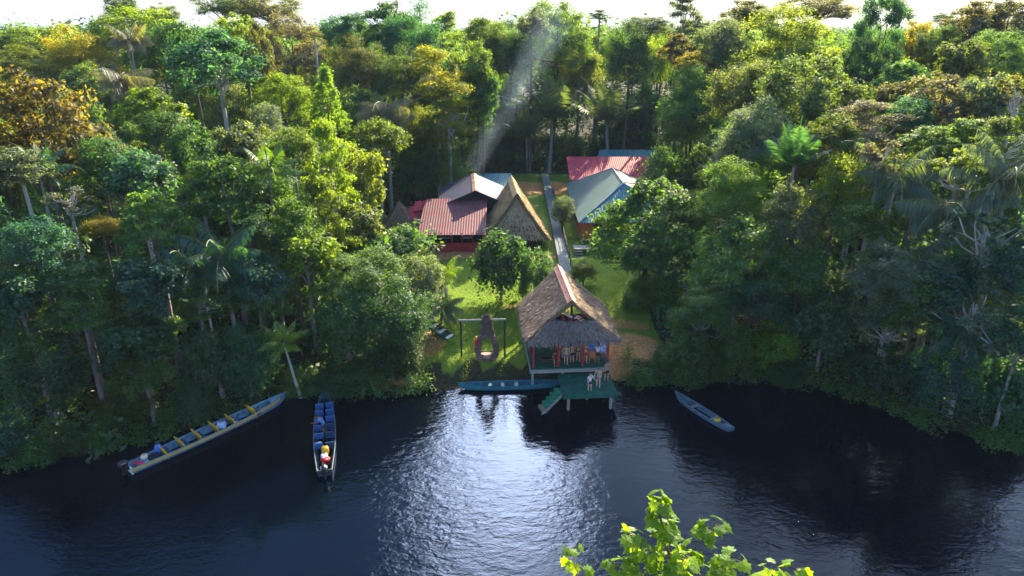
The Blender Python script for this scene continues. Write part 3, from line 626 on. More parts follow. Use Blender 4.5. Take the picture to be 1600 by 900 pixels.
def canoe(name, label, stern, bow, B, H, mats, transom=True, rise=.35, stripe=None, rim=None, group='canoes on the river'):
    d = bow-stern; L = math.hypot(d.x, d.y); rz = math.atan2(d.y, d.x)
    root = tag(empty(name, (stern.x, stern.y, 0), rz), label, 'canoe', group)
    fn = hull_fn(L, B, H, transom, rise); n = 40; vs, fs, ms = [], [], []
    K = 14
    for i in range(n+1):
        t = i/n; b_, zs, zb = fn(t); x = t*L; zi = zb+.09; m_ = min(.045, b_*.4)
        ring = [(-b_, zs), (-b_*.97, zs*.5+zb*.5), (-b_*.62, zb), (0, zb-.03), (b_*.62, zb), (b_*.97, zs*.5+zb*.5), (b_, zs),
                (b_-m_, zs), (b_*.97-m_, zs*.5+zi*.5), (b_*.6-m_*.5, zi), (0, zi), (-b_*.6+m_*.5, zi), (-b_*.97+m_, zs*.5+zi*.5), (-b_+m_, zs)]
        vs += [(x, y, z) for y, z in ring]
    mb = MB(); o1, o2 = [], []
    for i in range(n):
        for k in range(K):
            q = (k+1) % K; f = (i*K+k, i*K+q, i*K+K+q, i*K+K+k); (o2 if 7 <= k < 13 else o1).append(f)
    mb.add(vs, o1, 0); nb_ = len(mb.v); mb.f += o2; mb.m += [1]*len(o2)
    mb.f += [tuple(range(K))[::-1], tuple(n*K+k for k in range(K))]; mb.m += [0, 0]
    mb.build('hull', mats, root)
    for s in (-1, 1):
        pts = []; 
        for i in range(n+1):
            b_, zs, zb = fn(i/n); pts.append((i/n*L, s*(b_-.01), zs+.015))
        mb = MB(); mb.tube(pts, .032, 6); mb.build('gunwale', rim or mats[0], root)
        if stripe:
            v2, f2 = [], []
            for i in range(n-2):
                b_, zs, zb = fn(i/n); x = i/n*L; 
                for q, o_ in ((.92, .012), (.68, .014)):
                    zq = zb+(zs-zb)*q; bb = b_*(.97+.03*(q-.5)*2); v2.append((x, s*(bb+o_), zq))
            for i in range(n-3): f2.append((2*i, 2*i+1, 2*i+3, 2*i+2))
            mb = MB(); mb.add(v2, f2); so = mb.build('stripe', stripe, root); md = so.modifiers.new('t', 'SOLIDIFY'); md.thickness = .006
    # ribs
    for i in range(3, n-3, 3):
        b_, zs, zb = fn(i/n); mb = MB(); x = i/n*L
        mb.tube([(x, -b_+.06, zs-.05), (x, -b_*.93+.06, (zs+zb)/2), (x, -b_*.55, zb+.11), (x, b_*.55, zb+.11), (x, b_*.93-.06, (zs+zb)/2), (x, b_-.06, zs-.05)], .022, 5); mb.build('rib', mats[1], root)
    if transom:
        b_, zs, zb = fn(0); mb = MB(); mb.box((.03, 0, (zs+zb)/2+.02), (.07, 2*b_*.94, zs-zb+.04)); mb.build('transom', WHITE if stripe else mats[0], root)
    # bow deck
    v2, f2 = [], []
    for i in range(7):
        t = .86+.14*i/6; b_, zs, zb = fn(t); v2 += [(t*L, -b_+.02, zs), (t*L, b_-.02, zs)]
    for i in range(6): f2.append((2*i, 2*i+1, 2*i+3, 2*i+2))
    mb = MB(); mb.add(v2, f2); so = mb.build('bow_deck', mats[1], root); md = so.modifiers.new('t', 'SOLIDIFY'); md.thickness = .03
    return root, fn, L
def outboard(root, fn):
    e = empty('outboard_motor', (-.18, 0, fn(0)[1])); e.parent = root
    mb = MB(); mb.ell((-.1, 0, .38), (.33, .2, .24), 14, 10); mb.box((-.1, 0, .22), (.5, .32, .16)); mb.build('cowl', BLACKP, e, True)
    mb = MB(); mb.box((-.12, 0, .44), (.3, .405, .08)); mb.build('cowl_band', METAL, e)
    mb = MB(); mb.box((-.1, 0, -.15), (.22, .14, .6)); mb.tube([(-.1, 0, -.4), (-.1, 0, -.9)], .07, 8); mb.box((.08, 0, -.02), (.2, .3, .25)); mb.build('leg', BLACKP, e)
    mb = MB(); mb.tube([(.05, 0, .3), (.55, .1, .34)], .03, 6); mb.build('tiller', BLACKP, e)
    mb = MB(); mb.ell((-.38, 0, -.85), (.12, .05, .05))
    for a in (0, 2.1, 4.2): mb.box((-.4, .11*math.cos(a), -.85+.11*math.sin(a)), (.03, .1+.08*abs(math.cos(a)), .1+.08*abs(math.sin(a))))
    mb.build('propeller', METAL, e)
def seat_row(root, x, y, zf, wid, cush, back, lean=.25, frame=None):
    mb = MB(); mb.box((x, y, zf+.34), (.4, wid, .09)); sa = mb.build('seat', cush, root)
    mb = MB(); mb.box((x-.26, y, zf+.62), (.07, wid, .46), 0, 0, Matrix.Rotation(-lean, 4, 'Y')); bk = mb.build('backrest', back, root)
    mb = MB()
    for s in (-1, 1): mb.tube([(x-.16, y+s*(wid/2-.04), zf), (x-.2, y+s*(wid/2-.04), zf+.4), (x-.33, y+s*(wid/2-.04), zf+.84)], .022, 5)
    mb.build('seat_frame', frame or METAL, root)
b1, f1, L1_ = canoe('motor_canoe', 'long blue motor canoe with yellow stripe and yellow seats', at_z(203, 738, 0), at_z(452, 624, 0), 1.35, .42, (BOATBLUE, BOATIN), True, .3, YELB, BOATBLUE)
outboard(b1, f1)
for k, t in enumerate((.205, .305, .405, .51, .615, .755)):
    for s in (-1, 1): seat_row(b1, L1_*t, s*.31, f1(t)[2]+.09, .5, SEATDK, YELB, .3, YELB)
mb = MB(); mb.box((L1_*.07, 0, .33), (.7, .7, .06)); mb.build('stern_bench', BOATIN, b1)
b2, f2_, L2_ = canoe('motor_canoe', 'dark motor canoe with two columns of blue seats, moored bow to bank', at_z(508, 744, 0), at_z(508, 618, 0), 1.45, .4, (BOATDK, BOATDK), True, .25, None, GREYB2)
outboard(b2, f2_)
for k, t in enumerate((.28, .4, .5, .6, .69, .78)):
    for s in (-1, 1): seat_row(b2, L2_*t, s*.36, f2_(t)[2]+.09, .55, SEATBL, SEATBL if k > 2 or s > 0 else SEATDK, .3, SEATDK)
b3, f3, L3 = canoe('paddle_canoe', 'turquoise wooden canoe moored side-on under the lawn bank', at_z(716, 608.5, 0), at_z(880, 603, 0), .95, .36, (TEALB, TEALB), False, .18, None, TEALB)
for t in (.3, .42, .55, .75):
    b_, zs, zb = f3(t); mb = MB(); mb.box((t*L3, 0, zs-.09), (.28, 2*b_-.1, .05)); mb.build('thwart', BOATGREEN, b3)
b4, f4, L4 = canoe('paddle_canoe', 'silver grey dugout canoe with a yellow bundle, nose towards the right', at_z(1054, 620, 0), at_z(1146, 679, 0), .85, .32, (GREYB2, GREYB2), False, .2, None, GREYB2)
for t in (.35, .68):
    b_, zs, zb = f4(t); mb = MB(); mb.box((t*L4, 0, zs-.08), (.25, 2*b_-.08, .04)); mb.build('thwart', WOOD, b4)
# loads in the boats: each is its own thing
def onboat(root, x, y, z):
    return root.matrix_basis @ Vector((x, y, z))
def bundle(name, label, cat, p, sz, m, rz=0, seed=0, group=None):
    """a soft bag, vest or bundle: a rounded box, sagged and creased, with a strap"""
    r = random.Random(seed); e = tag(empty(name, p, rz), label, cat, group)
    bm = bmesh.new(); bmesh.ops.create_cube(bm, size=1); bmesh.ops.subdivide_edges(bm, edges=bm.edges, cuts=5, use_grid_fill=True)
    for v in bm.verts:
        q = v.co.normalized()*.5; v.co = v.co.lerp(q*1.12, .6)
        v.co *= 1+.1*math.sin(v.co.x*9+seed)*math.cos(v.co.y*8+seed*2)+r.uniform(-.03, .03)
        v.co.x *= sz[0]; v.co.y *= sz[1]; v.co.z = (v.co.z+.5)*sz[2]
    me = bpy.data.meshes.new('body'); bm.to_mesh(me); bm.free(); me.polygons.foreach_set('use_smooth', [True]*len(me.polygons)); me.materials.append(m)
    link('body', me, e)
    mb = MB(); mb.tube([(-sz[0]*.2, 0, sz[2]*.95), (-sz[0]*.1, 0, sz[2]*1.12), (sz[0]*.1, 0, sz[2]*1.12), (sz[0]*.2, 0, sz[2]*.95)], .018, 5); mb.build('strap', BLACKP, e)
    return e
fz = f1(.1)[2]+.09
PALEBL = mat('pale_blue_cloth', (0.35, 0.42, 0.6), .9, .25, 5); BLUECL = mat('bright_blue_cloth', (0.05, 0.16, 0.55), .8, .2, 5); PINKC = mat('pink_cloth', (.55, .03, .09), .8, .2, 5); BLKC = mat('black_cloth', (.015, .017, .025), .9, .3, 5)
bundle('duffel_bag', 'black duffel bag at the stern of the yellow striped canoe', 'bag', onboat(b1, L1_*.135, .05, fz), (.75, .6, .5), BLKC, 1, 1)
bundle('life_vest', 'pale cream life vest lying behind the black duffel bag', 'life vest', onboat(b1, L1_*.092, .2, .38), (.4, .45, .25), CREAM, .4, 2)
bundle('blue_pack', 'bright blue pack propped behind the rearmost yellow seats', 'bag', onboat(b1, L1_*.175, .36, fz+.25), (.4, .4, .6), BLUECL, .3, 3)
bundle('folded_tarp', 'pink folded tarp on the stern floor of the yellow striped canoe', 'tarp', onboat(b1, L1_*.05, -.12, .38), (.7, .3, .1), PINKC, 0, 4)
bundle('towel_bundle', 'pale blue bundle of towels on a middle seat of the striped canoe', 'bundle', onboat(b1, L1_*.525, -.25, fz+.4), (.6, .5, .4), PALEBL, .2, 5)
fz = f2_(.2)[2]+.09
bundle('dry_bag', 'yellow dry bag among the gear near the dark canoe stern', 'bag', onboat(b2, L2_*.215, -.05, fz+.15), (.45, .42, .6), YELB, .2, 6)
bundle('gear_sack', 'white gear sack between the yellow bag and red tub', 'bag', onboat(b2, L2_*.165, .02, fz), (.42, .6, .5), WHITE, .5, 7)
tb = tag(empty('red_tub', onboat(b2, L2_*.125, -.05, fz)), 'round red plastic tub at the stern of the dark canoe', 'tub')
mb = MB(); mb.tube([(0, 0, .0), (0, 0, .3), (0, 0, .42), (0, 0, .44)], [.2, .27, .3, .31], 16); mb.build('bucket', MRED, tb, True)
mb = MB(); mb.tube([(-.3, 0, .42), (-.2, 0, .62), (.2, 0, .62), (.3, 0, .42)], .015, 5); mb.build('handle', METAL, tb)
bundle('yellow_bundle', 'yellow bundle lying near the nose of the silver grey dugout', 'bundle', onboat(b4, L4*.74, 0, .1), (.5, .4, .3), YELB, .6, 8)
bundle('folded_cloth', 'pale patterned cloth folded on a stern seat of the dark canoe', 'cloth', onboat(b2, L2_*.285, .36, fz+.4), (.4, .5, .2), PALEBL, .3, 9)

# ------------------------------------------------------------------ people
def skinned(name, verts, edges, radii, m, parent, root=0, sub=2):
    me = bpy.data.meshes.new(name); me.from_pydata(verts, edges, []); o = link(name, me, parent)
    md = o.modifiers.new('skin', 'SKIN'); md.use_smooth_shade = True; md.branch_smoothing = .4
    sv = me.skin_vertices[0].data
    for i, r in enumerate(radii): sv[i].radius = (r, r) if not isinstance(r, tuple) else r; sv[i].use_root = (i == root)
    s2 = o.modifiers.new('sub', 'SUBSURF'); s2.levels = sub; s2.render_levels = sub
    dg = bpy.context.evaluated_depsgraph_get(); dg.update()
    nm = bpy.data.meshes.new_from_object(o.evaluated_get(dg)); o.modifiers.clear(); o.data = nm; nm.name = name
    nm.materials.clear(); nm.materials.append(m); bpy.data.meshes.remove(me)
    nm.polygons.foreach_set('use_smooth', [True]*len(nm.polygons)); return o
SKIN_T = mat('tanned_skin', (0.42, 0.22, 0.14), .55, .08, 8); SKIN_P = mat('fair_skin', (0.55, 0.33, 0.24), .55, .08, 8); SKIN_B = mat('brown_skin', (0.24, 0.12, 0.07), .55, .08, 8)
HAIR_D = mat('dark_hair', (0.02, 0.014, 0.01), .5, .3, 20); HAIR_L = mat('brown_hair', (0.14, 0.08, 0.04), .5, .3, 20)
EYE = mat('eye_dark', (0.02, 0.015, 0.012), .2, .1, 3); LIP = mat('lip', (0.3, 0.1, 0.08), .5, .1, 5)
NAVY = mat('navy_cloth', (.02, .03, .09), .9, .3, 6); GREYC = mat('grey_cloth', (.16, .17, .19), .9, .25, 6); REDC = mat('red_cloth', (.4, .02, .03), .85, .2, 6); BLUESH = mat('blue_shirt_cloth', (.04, .22, .55), .85, .2, 6); WHITEC = mat('white_cloth', (.7, .69, .66), .9, .08, 6)
def person(label, p, rz, pose='stand', skin=SKIN_T, hair=HAIR_D, shorts=NAVY, shirt=None, longhair=False, cap=None, scale=1.0, lean=0.1, arms=('hang', 'hang'), bikini=None):
    """faces local -Y; joints laid out for the pose, grown into one continuous body"""
    e = tag(empty('person', p, rz), label, 'person', 'people at the riverside pavilion'); e.scale = (scale,)*3
    if pose == 'stand':
        pz = .93; legs = [[(s*.095, 0, .87), (s*.105, -.03-.03*s, .49), (s*.115, .03-.05*s, .09), (s*.13, -.12-.05*s, .035)] for s in (-1, 1)]
    elif pose == 'sit':
        pz = .53; legs = [[(s*.10, -.06, .50), (s*.15, -.44, .50), (s*.13, -.46, .09), (s*.14, -.62, .035)] for s in (-1, 1)]
    elif pose == 'lie':
        pz = .2; legs = [[(s*.10, -.08, .2), (s*.14, -.45, .38), (s*.14, -.82, .16), (s*.15, -.92, .22)] for s in (-1, 1)]
    ca, sa = math.cos(lean), math.sin(lean)
    def up(x, y, z):   # upper body leans forward (-Y) about the pelvis
        z2 = z-.93; return Vector((x, y*ca-z2*sa, pz+z2*ca+y*sa))
    V_, E_, Rr = [], [], []
    def addv(v, r, par=None):
        V_.append(tuple(v)); Rr.append(r)
        if par is not None: E_.append((par, len(V_)-1))
        return len(V_)-1
    pe = addv(up(0, 0, .93), (.15, .115)); wa = addv(up(0, .01, 1.10), (.125, .095), pe); ch = addv(up(0, .01, 1.30), (.165, .115), wa)
    nk0 = addv(up(0, .01, 1.44), (.085, .075), ch); nk = addv(up(0, -.005, 1.51), .055, nk0); h1 = addv(up(0, -.02, 1.585), (.078, .088), nk); h2_ = addv(up(0, -.012, 1.665), (.082, .1), h1); addv(up(0, -.01, 1.715), (.055, .065), h2_)
    AR = []
    for si, s in enumerate((-1, 1)):
        a = arms[si]; S = up(s*.185, .01, 1.405)
        if a == 'hang': el = S+Vector((s*.06, .02, -.28)); wr = el+Vector((s*.02, -.08, -.25))
        elif a == 'knee': el = S+Vector((s*.08, -.16, -.22)); wr = el+Vector((-s*.04, -.22, -.1))
        elif a == 'hip': el = S+Vector((s*.17, .05, -.22)); wr = el+Vector((-s*.15, -.08, -.17))
        elif a == 'reach': el = S+Vector((s*.06, -.17, -.2)); wr = el+Vector((s*.0, -.24, -.03))
        elif a == 'head': el = S+Vector((s*.2, .05, .16)); wr = el+Vector((-s*.17, .06, .12))
        elif a == 'face': el = S+Vector((s*.1, -.15, -.2)); wr = el+Vector((-s*.12, -.12, .2))
        i0 = addv(S, .062, ch); i1 = addv(S.lerp(el, .5), .05, i0); i2 = addv(el, .042, i1); i3 = addv(el.lerp(wr, .4), .04, i2); i4 = addv(wr, .028, i3)
        d = (wr-el).normalized(); sd = d.cross(Vector((0, 0, 1)) if abs(d.z) < .8 else Vector((1, 0, 0))).normalized()
        AR.append((S, el, wr, d, sd, s)); addv(wr+d*.07, (.034, .022), i4)
    for l in legs:
        k0 = addv(l[0], .1, pe); k1 = addv(Vector(l[0]).lerp(Vector(l[1]), .5), .082, k0); k2 = addv(l[1], .058, k1)
        k3 = addv(Vector(l[1]).lerp(Vector(l[2]), .35), .06, k2); k4 = addv(l[2], .04, k3); addv(l[3], (.042, .028), k4)
    body = skinned('body', V_, E_, Rr, skin, e)
    # fingers and thumbs, nose and ears grown into the same body mesh
    mb = MB()
    for S, el, wr, d, sd, s in AR:
        nrm = d.cross(sd)
        for k in range(4):
            o_ = sd*(k-1.5)*.02; ln = (.068, .08, .075, .058)[k]; b0 = wr+d*.085+o_
            mb.tube([b0-d*.02, b0+d*ln*.5, b0+d*ln*.85+nrm*.018, b0+d*ln+nrm*.04], [.0105, .0095, .0085, .006], 6)
        b0 = wr+d*.035+sd*.025; mb.tube([b0, b0+sd*.03+d*.025, b0+sd*.035+d*.06+nrm*.01], [.012, .011, .008], 6)
    def hd(x, y, z): return up(x, y, z)
    mb.tube([hd(0, -.105, 1.65), hd(0, -.128, 1.605), hd(0, -.105, 1.595)], [.008, .016, .01], 6)
    for s in (-1, 1):
        c = hd(s*.083, 0, 1.62); mb.ell(c, (.012, .022, .033), 8, 6)
    nm = body.data; bm = bmesh.new(); bm.from_mesh(nm); vm = [bm.verts.new(v) for v in mb.v]
    for f in mb.f:
        try: bm.faces.new([vm[i] for i in f]).smooth = True
        except ValueError: pass
    bm.to_mesh(nm); bm.free()
    for s in (-1, 1): mb = MB(); mb.ell(hd(s*.033, -.1, 1.645), (.013, .01, .009), 8, 6); mb.build('eye', EYE, e, True)
    mb = MB(); mb.ell(hd(0, -.098, 1.565), (.025, .012, .008), 8, 6); mb.build('mouth', LIP, e, True)
    # hair
    mb = MB(); mb.ell((0, 0, 0), (.098, .118, .1), 18, 14)
    keep = []
    for f in mb.f:
        cy_ = sum(mb.v[i][1] for i in f)/len(f); cz_ = sum(mb.v[i][2] for i in f)/len(f)
        if cz_ > .03 or cy_ > (.0 if cz_ > -.04 else .045): keep.append(f)
    mb.f = keep; mb.m = [0]*len(keep); c = hd(0, -.005, 1.66); Rm = Matrix.Rotation(lean, 3, 'X')
    mb.v = [tuple(c+Rm @ Vector(v)) for v in mb.v]
    if longhair: mb.tube([hd(0, .07, 1.68), hd(0, .11, 1.58), hd(0, .12, 1.45), hd(0, .11, 1.32)], [.07, .085, .075, .03], 10)
    hr = mb.build('hair', hair, e, True); md = hr.modifiers.new('t', 'SOLIDIFY'); md.thickness = .012
    if cap:
        mb = MB(); mb.ell((0, 0, 0), (.112, .13, .1), 16, 10); kf = [f for f in mb.f if sum(mb.v[i][2] for i in f)/len(f) > -.005]; mb.f = kf; mb.m = [0]*len(kf)
        c = hd(0, -.005, 1.69); mb.v = [tuple(c+Rm @ Vector(v)) for v in mb.v]; q = hd(0, -.14, 1.695); mb.box(q, (.15, .12, .015)); mb.build('cap', cap, e, True)
    # clothes follow the joints, a little wider than the body
    if shorts:
        v3 = [up(0, 0, .99), up(0, 0, .92)]; r3 = [(.15, .12), (.165, .13)]; e3 = [(0, 1)]
        for l in legs:
            v3 += [Vector(l[0]), Vector(l[0]).lerp(Vector(l[1]), .62)]; r3 += [.118, .108]; n3 = len(v3); e3 += [(1, n3-2), (n3-2, n3-1)]
        skinned('shorts', [tuple(v) for v in v3], e3, r3, shorts, e, 1, 1)
    if shirt:
        v3 = [up(0, 0, .95), up(0, .01, 1.10), up(0, .01, 1.30), up(0, .01, 1.43)]; r3 = [(.16, .13), (.145, .115), (.185, .135), (.1, .09)]; e3 = [(0, 1), (1, 2), (2, 3)]
        for S, el, wr, d, sd, s in AR: v3 += [S, S.lerp(el, .6)]; r3 += [.082, .066]; n3 = len(v3); e3 += [(2, n3-2), (n3-2, n3-1)]
        skinned('shirt', [tuple(v) for v in v3], e3, r3, shirt, e, 0, 1)
    if bikini:
        for nm_, zc, r_ in (('bikini_top', 1.29, (.178, .13, .06)), ('bikini_bottom', .91, (.162, .128, .075))):
            mb = MB(); mb.ell((0, 0, 0), r_, 18, 10); mb.v = [tuple(up(v[0], v[1], v[2]+zc)) for v in mb.v]; mb.build(nm_, bikini, e, True)
    return e
PM = pav.matrix_basis; DM = dock.matrix_basis
def onp(x, y, z=FZ): return PM @ Vector((x, y, z))
def ond(x, y, z=DZ): return DM @ Vector((x, y, z))
person('child in a white top and navy shorts on the green landing', ond(1.0, -.85), R_(25), skin=SKIN_P, hair=HAIR_L, shorts=NAVY, shirt=WHITEC, longhair=True, scale=.86, arms=('hang', 'reach'))
person('shirtless man in grey shorts bending slightly on the green landing', ond(1.72, -.35), R_(-20), skin=SKIN_P, hair=HAIR_L, shorts=GREYC, lean=.3, arms=('hang', 'knee'))
person('shirtless man in black shorts at the back right of the landing', ond(2.5, .55), R_(20), skin=SKIN_T, shorts=BLKC, lean=.12, arms=('face', 'hang'))
bt = tag(empty('low_bench', onp(-1.4, -2.45), ROT), 'low dark wooden bench under the seated man in the pavilion', 'bench')
mb = MB(); mb.box((0, 0, .42), (1.5, .4, .06)); mb.build('seat', DARKW, bt)
for x in (-.65, .65):
    for y in (-.14, .14): mb = MB(); mb.box((x, y, .2), (.07, .07, .4)); mb.build('leg', DARKW, bt)
person('shirtless man in navy trunks sitting bent forward on the bench', onp(-1.15, -2.5), R_(12), 'sit', SKIN_T, HAIR_D, NAVY, lean=.5, arms=('knee', 'knee'))
person('standing woman in a dark bikini beside the inner red post', onp(.7, -2.35), R_(170), 'stand', SKIN_T, HAIR_L, None, longhair=True, arms=('hip', 'hang'), bikini=BLKC)
person('standing bather in dark trunks in the middle of the pavilion', onp(.2, -2.5), R_(200), 'stand', SKIN_T, HAIR_D, BLKC, arms=('hang', 'hang'))
person('standing man in red shorts behind the bench in the pavilion', onp(-.55, -1.6), R_(30), 'stand', SKIN_P, HAIR_D, REDC, arms=('hang', 'hip'))
person('man with bare back sitting on an orange chair in the pavilion', onp(1.75, -2.45), R_(185), 'sit', SKIN_T, HAIR_D, BLKC, lean=.15, arms=('knee', 'hang'))
person('seated person in a white shirt on the right side of the pavilion', onp(2.45, -1.75), R_(-60), 'sit', SKIN_B, HAIR_D, NAVY, shirt=WHITEC, lean=.2, arms=('knee', 'knee'))
person('person with a teal cap reclining in the red hammock above', PM @ Vector((0.05, -2.8, 5.5)), R_(60), 'lie', SKIN_P, HAIR_D, BLKC, lean=-1.1, arms=('head', 'head'), cap=mat('teal_cap_cloth', (.05, .25, .27), .9, .2, 6))
person('boatman in a blue shirt bending over seats of the dark canoe', onboat(b2, L2_*.46, -.02, fz), R_(-100), 'stand', SKIN_B, HAIR_D, NAVY, BLUESH, lean=.7, arms=('reach', 'reach'))
person('standing bather in grey trunks facing the river behind the red post', onp(-.3, -2.7), R_(-10), 'stand', SKIN_P, HAIR_D, GREYC, arms=('hip', 'hang'))
person('woman in a red swimsuit standing near the hanging towels', onp(1.2, -2.6), R_(15), 'stand', SKIN_P, HAIR_L, REDC, longhair=True, arms=('hang', 'face'), bikini=REDC)
person('man in a white shirt standing at the right end of the pavilion', onp(2.15, -2.7), R_(-15), 'stand', SKIN_B, HAIR_D, BLKC, shirt=WHITEC, arms=('hip', 'hang'))
bundle('luggage_bundle', 'dark bundle of luggage stored in the loft left of the hammock', 'luggage', PM @ Vector((-.95, -2.6, 5.2)), (.7, .6, .4), BLKC, .2, 21)
bundle('cloth_bundle', 'red cloth bundle stored in the loft right of the hammock', 'bundle', PM @ Vector((.95, -2.6, 5.2)), (.7, .6, .38), REDC, .2, 22)
def chair(label, p, rz, m, group):
    e = tag(empty('wooden_chair', p, rz), label, 'chair', group)
    mb = MB(); mb.box((0, 0, .44), (.5, .5, .05)); mb.build('seat', m, e)
    mb = MB(); mb.box((0, .25, .78), (.5, .05, .5)); mb.build('backrest', m, e)
    for x in (-.21, .21):
        for y in (-.21, .21): mb = MB(); mb.box((x, y, .21), (.05, .05, .42)); mb.build('leg', m, e)
        mb = MB(); mb.box((x*1.1, 0, .66), (.05, .5, .04)); mb.build('armrest', m, e)
OC = mat('orange_wood', (0.38, 0.13, 0.05), .6, .25, 5)
chair('orange wooden chair under the bare backed man', onp(1.75, -2.45), R_(185), OC, 'chairs in the pavilion')
chair('orange wooden chair under the person in a white shirt', onp(2.45, -1.75), R_(-60), OC, 'chairs in the pavilion')
# hammock in the gable opening
hm = tag(empty('hammock', PM @ Vector((0, -2.85, 5.45)), ROT), 'red and black hammock slung in the gable opening of the pavilion', 'hammock')
vs, fs = [], []; n = 20; q = 8
for i in range(n+1):
    t = i/n*2-1
    for j in range(q+1):
        u = j/q*2-1; wd = .5*(1-abs(t)**3)+.04; vs.append((t*1.25, u*wd, .62*t*t+.28*u*u*(1-t*t)))
for i in range(n):
    for j in range(q): fs.append((i*(q+1)+j, i*(q+1)+j+1, (i+1)*(q+1)+j+1, (i+1)*(q+1)+j))
mb = MB(); mb.add(vs, [f for k, f in enumerate(fs) if (k//q) % 4 < 2], 0); mb.f += [f for k, f in enumerate(fs) if (k//q) % 4 >= 2]; mb.m += [1]*(len(fs)-len(mb.m))
cl = mb.build('cloth', [REDC, BLKC], hm, True); md = cl.modifiers.new('t', 'SOLIDIFY'); md.thickness = .015
for s in (-1, 1): mb = MB(); mb.tube([(s*1.22, 0, .6), (s*1.3, 0, .75), (s*1.15, 0, 1.05)], .02, 6); mb.build('rope', CREAM, hm)
# towels, boards and a table in the pavilion
def towel(label, x0, x1, y, z0, z1, m):
    e = tag(empty('hanging_towel', onp((x0+x1)/2, y, z0), ROT), label, 'towel', 'towels hanging in the pavilion')
    vs, fs = [], []; n = 10
    for i in range(n+1):
        for j in range(7): u = i/n; vs.append(((u-.5)*(x1-x0), .05*math.sin(u*14+j*.4)*(1-j/8), (z1-z0)*j/6))
    for i in range(n):
        for j in range(6): fs.append((i*7+j, i*7+7+j, i*7+8+j, i*7+j+1))
    mb = MB(); mb.add(vs, fs); o = mb.build('cloth', m, e, True); md = o.modifiers.new('t', 'SOLIDIFY'); md.thickness = .012
    mb = MB(); mb.tube([(-(x1-x0)/2-.05, 0, z1-z0+.01), ((x1-x0)/2+.05, 0, z1-z0+.01)], .012, 6); mb.build('line', DARKW, e)
def patt(name, a, b_): return mat(name, a, .9, 0, 5, col2=b_)
towel('blue and white patterned towel hanging at the right front corner', 2.25, 2.8, -2.9, FZ+1.0, FZ+1.9, patt('blue_white_pattern', (.05, .16, .5), (.6, .62, .7)))
towel('blue towel hanging next to the patterned towel', 1.5, 2.05, -2.6, FZ+1.1, FZ+2.0, BLUECL)
towel('cream towel hanging left of the red post row', -2.6, -1.5, 2.6, FZ+.5, FZ+2.0, CREAM)
towel('white striped towel hanging in the middle of the pavilion', -.35, .3, -0.5, FZ+.4, FZ+1.5, patt('white_grey_pattern', (.25, .25, .27), (.7, .7, .68)))
tbx = tag(empty('wooden_table', onp(-1.6, .6), ROT), 'cream topped table at the back of the open pavilion', 'table')
mb = MB(); mb.box((0, 0, .74), (1.8, .9, .05)); mb.build('tabletop', CREAM, tbx)
for x in (-.8, .8):
    for y in (-.35, .35): mb = MB(); mb.box((x, y, .36), (.07, .07, .72)); mb.build('leg', DARKW, tbx)
# ------------------------------------------------------------------ trees
TR = np.random.default_rng(21)
def unit(n, rng):
    v = rng.normal(size=(n, 3)); return v/np.linalg.norm(v, axis=1, keepdims=True)
SHAPES = {  # clumps, clump radius, leaf fraction, limb radius
    'broad': (72, .27, 1.0, .030), 'dome': (80, .22, 1.0, .028), 'layer': (52, .24, .8, .028), 'open': (50, .26, .75, .030),
    'cone': (70, .22, 1.0, .02), 'column': (80, .24, 1.1, .02), 'drape': (80, .25, 1.05, .02), 'sparse': (30, .17, .42, .036), 'tuft': (26, .30, .6, .03)}
def clumps(kind, rng):
    n, cr, lf, lr = SHAPES[kind]
    d = unit(n*3, rng); ph = rng.random(3)*6.28
    lump = 1+.16*np.sin(3*d[:, 0]+ph[0])*np.cos(2.5*d[:, 1]+ph[1])+.12*np.sin(4*d[:, 2]+ph[2])
    if kind == 'broad': k = d[:, 2] > -.55; c = d*(lump*rng.random(n*3)**.3*.82)[:, None]
    elif kind == 'dome': k = d[:, 2] > -.5; c = d*(lump*rng.random(n*3)**.25*.86)[:, None]; c[:, 2] = c[:, 2]*1.15-.15
    elif kind in ('layer', 'tuft'):
        k = np.ones(n*3, bool); lv = rng.integers(0, 5, n*3); ang = rng.random(n*3)*6.28+lv*1.3; rad = np.sqrt(rng.random(n*3))*np.array([.95, .9, .8, .65, .35])[lv]
        c = np.stack([rad*np.cos(ang), rad*np.sin(ang), -.55+lv*.33-.3*rad**2+rng.normal(size=n*3)*.14], 1)
        c[:, 0] += .15*np.sin(lv*2.1); c[:, 1] += .15*np.cos(lv*2.7)
    elif kind in ('open', 'sparse'): k = d[:, 2] > -.6; c = d*(lump*rng.random(n*3)**.35*.88)[:, None]
    elif kind == 'cone':
        k = np.ones(n*3, bool); h = rng.random(n*3)**1.3; a = rng.random(n*3)*6.28; r = (1-h)**.8*(.45+.45*rng.random(n*3)**.5)
        c = np.stack([r*np.cos(a), r*np.sin(a), h*1.9-.95], 1)
    elif kind == 'column':
        k = np.ones(n*3, bool); h = rng.random(n*3); a = rng.random(n*3)*6.28; r = (.55+.3*rng.random(n*3))*(1-.45*np.maximum(0, h-.6)/.4)*(1+.2*np.sin(h*9+a))
        c = np.stack([r*np.cos(a), r*np.sin(a), h*1.8-.9], 1)
    elif kind == 'drape':
        k = d[:, 2] > -.9; c = d*(lump*rng.random(n*3)**.25*.84)[:, None]
        low = c[:, 2] < 0; c[low, 2] *= 1.1
    return c[k][:n]
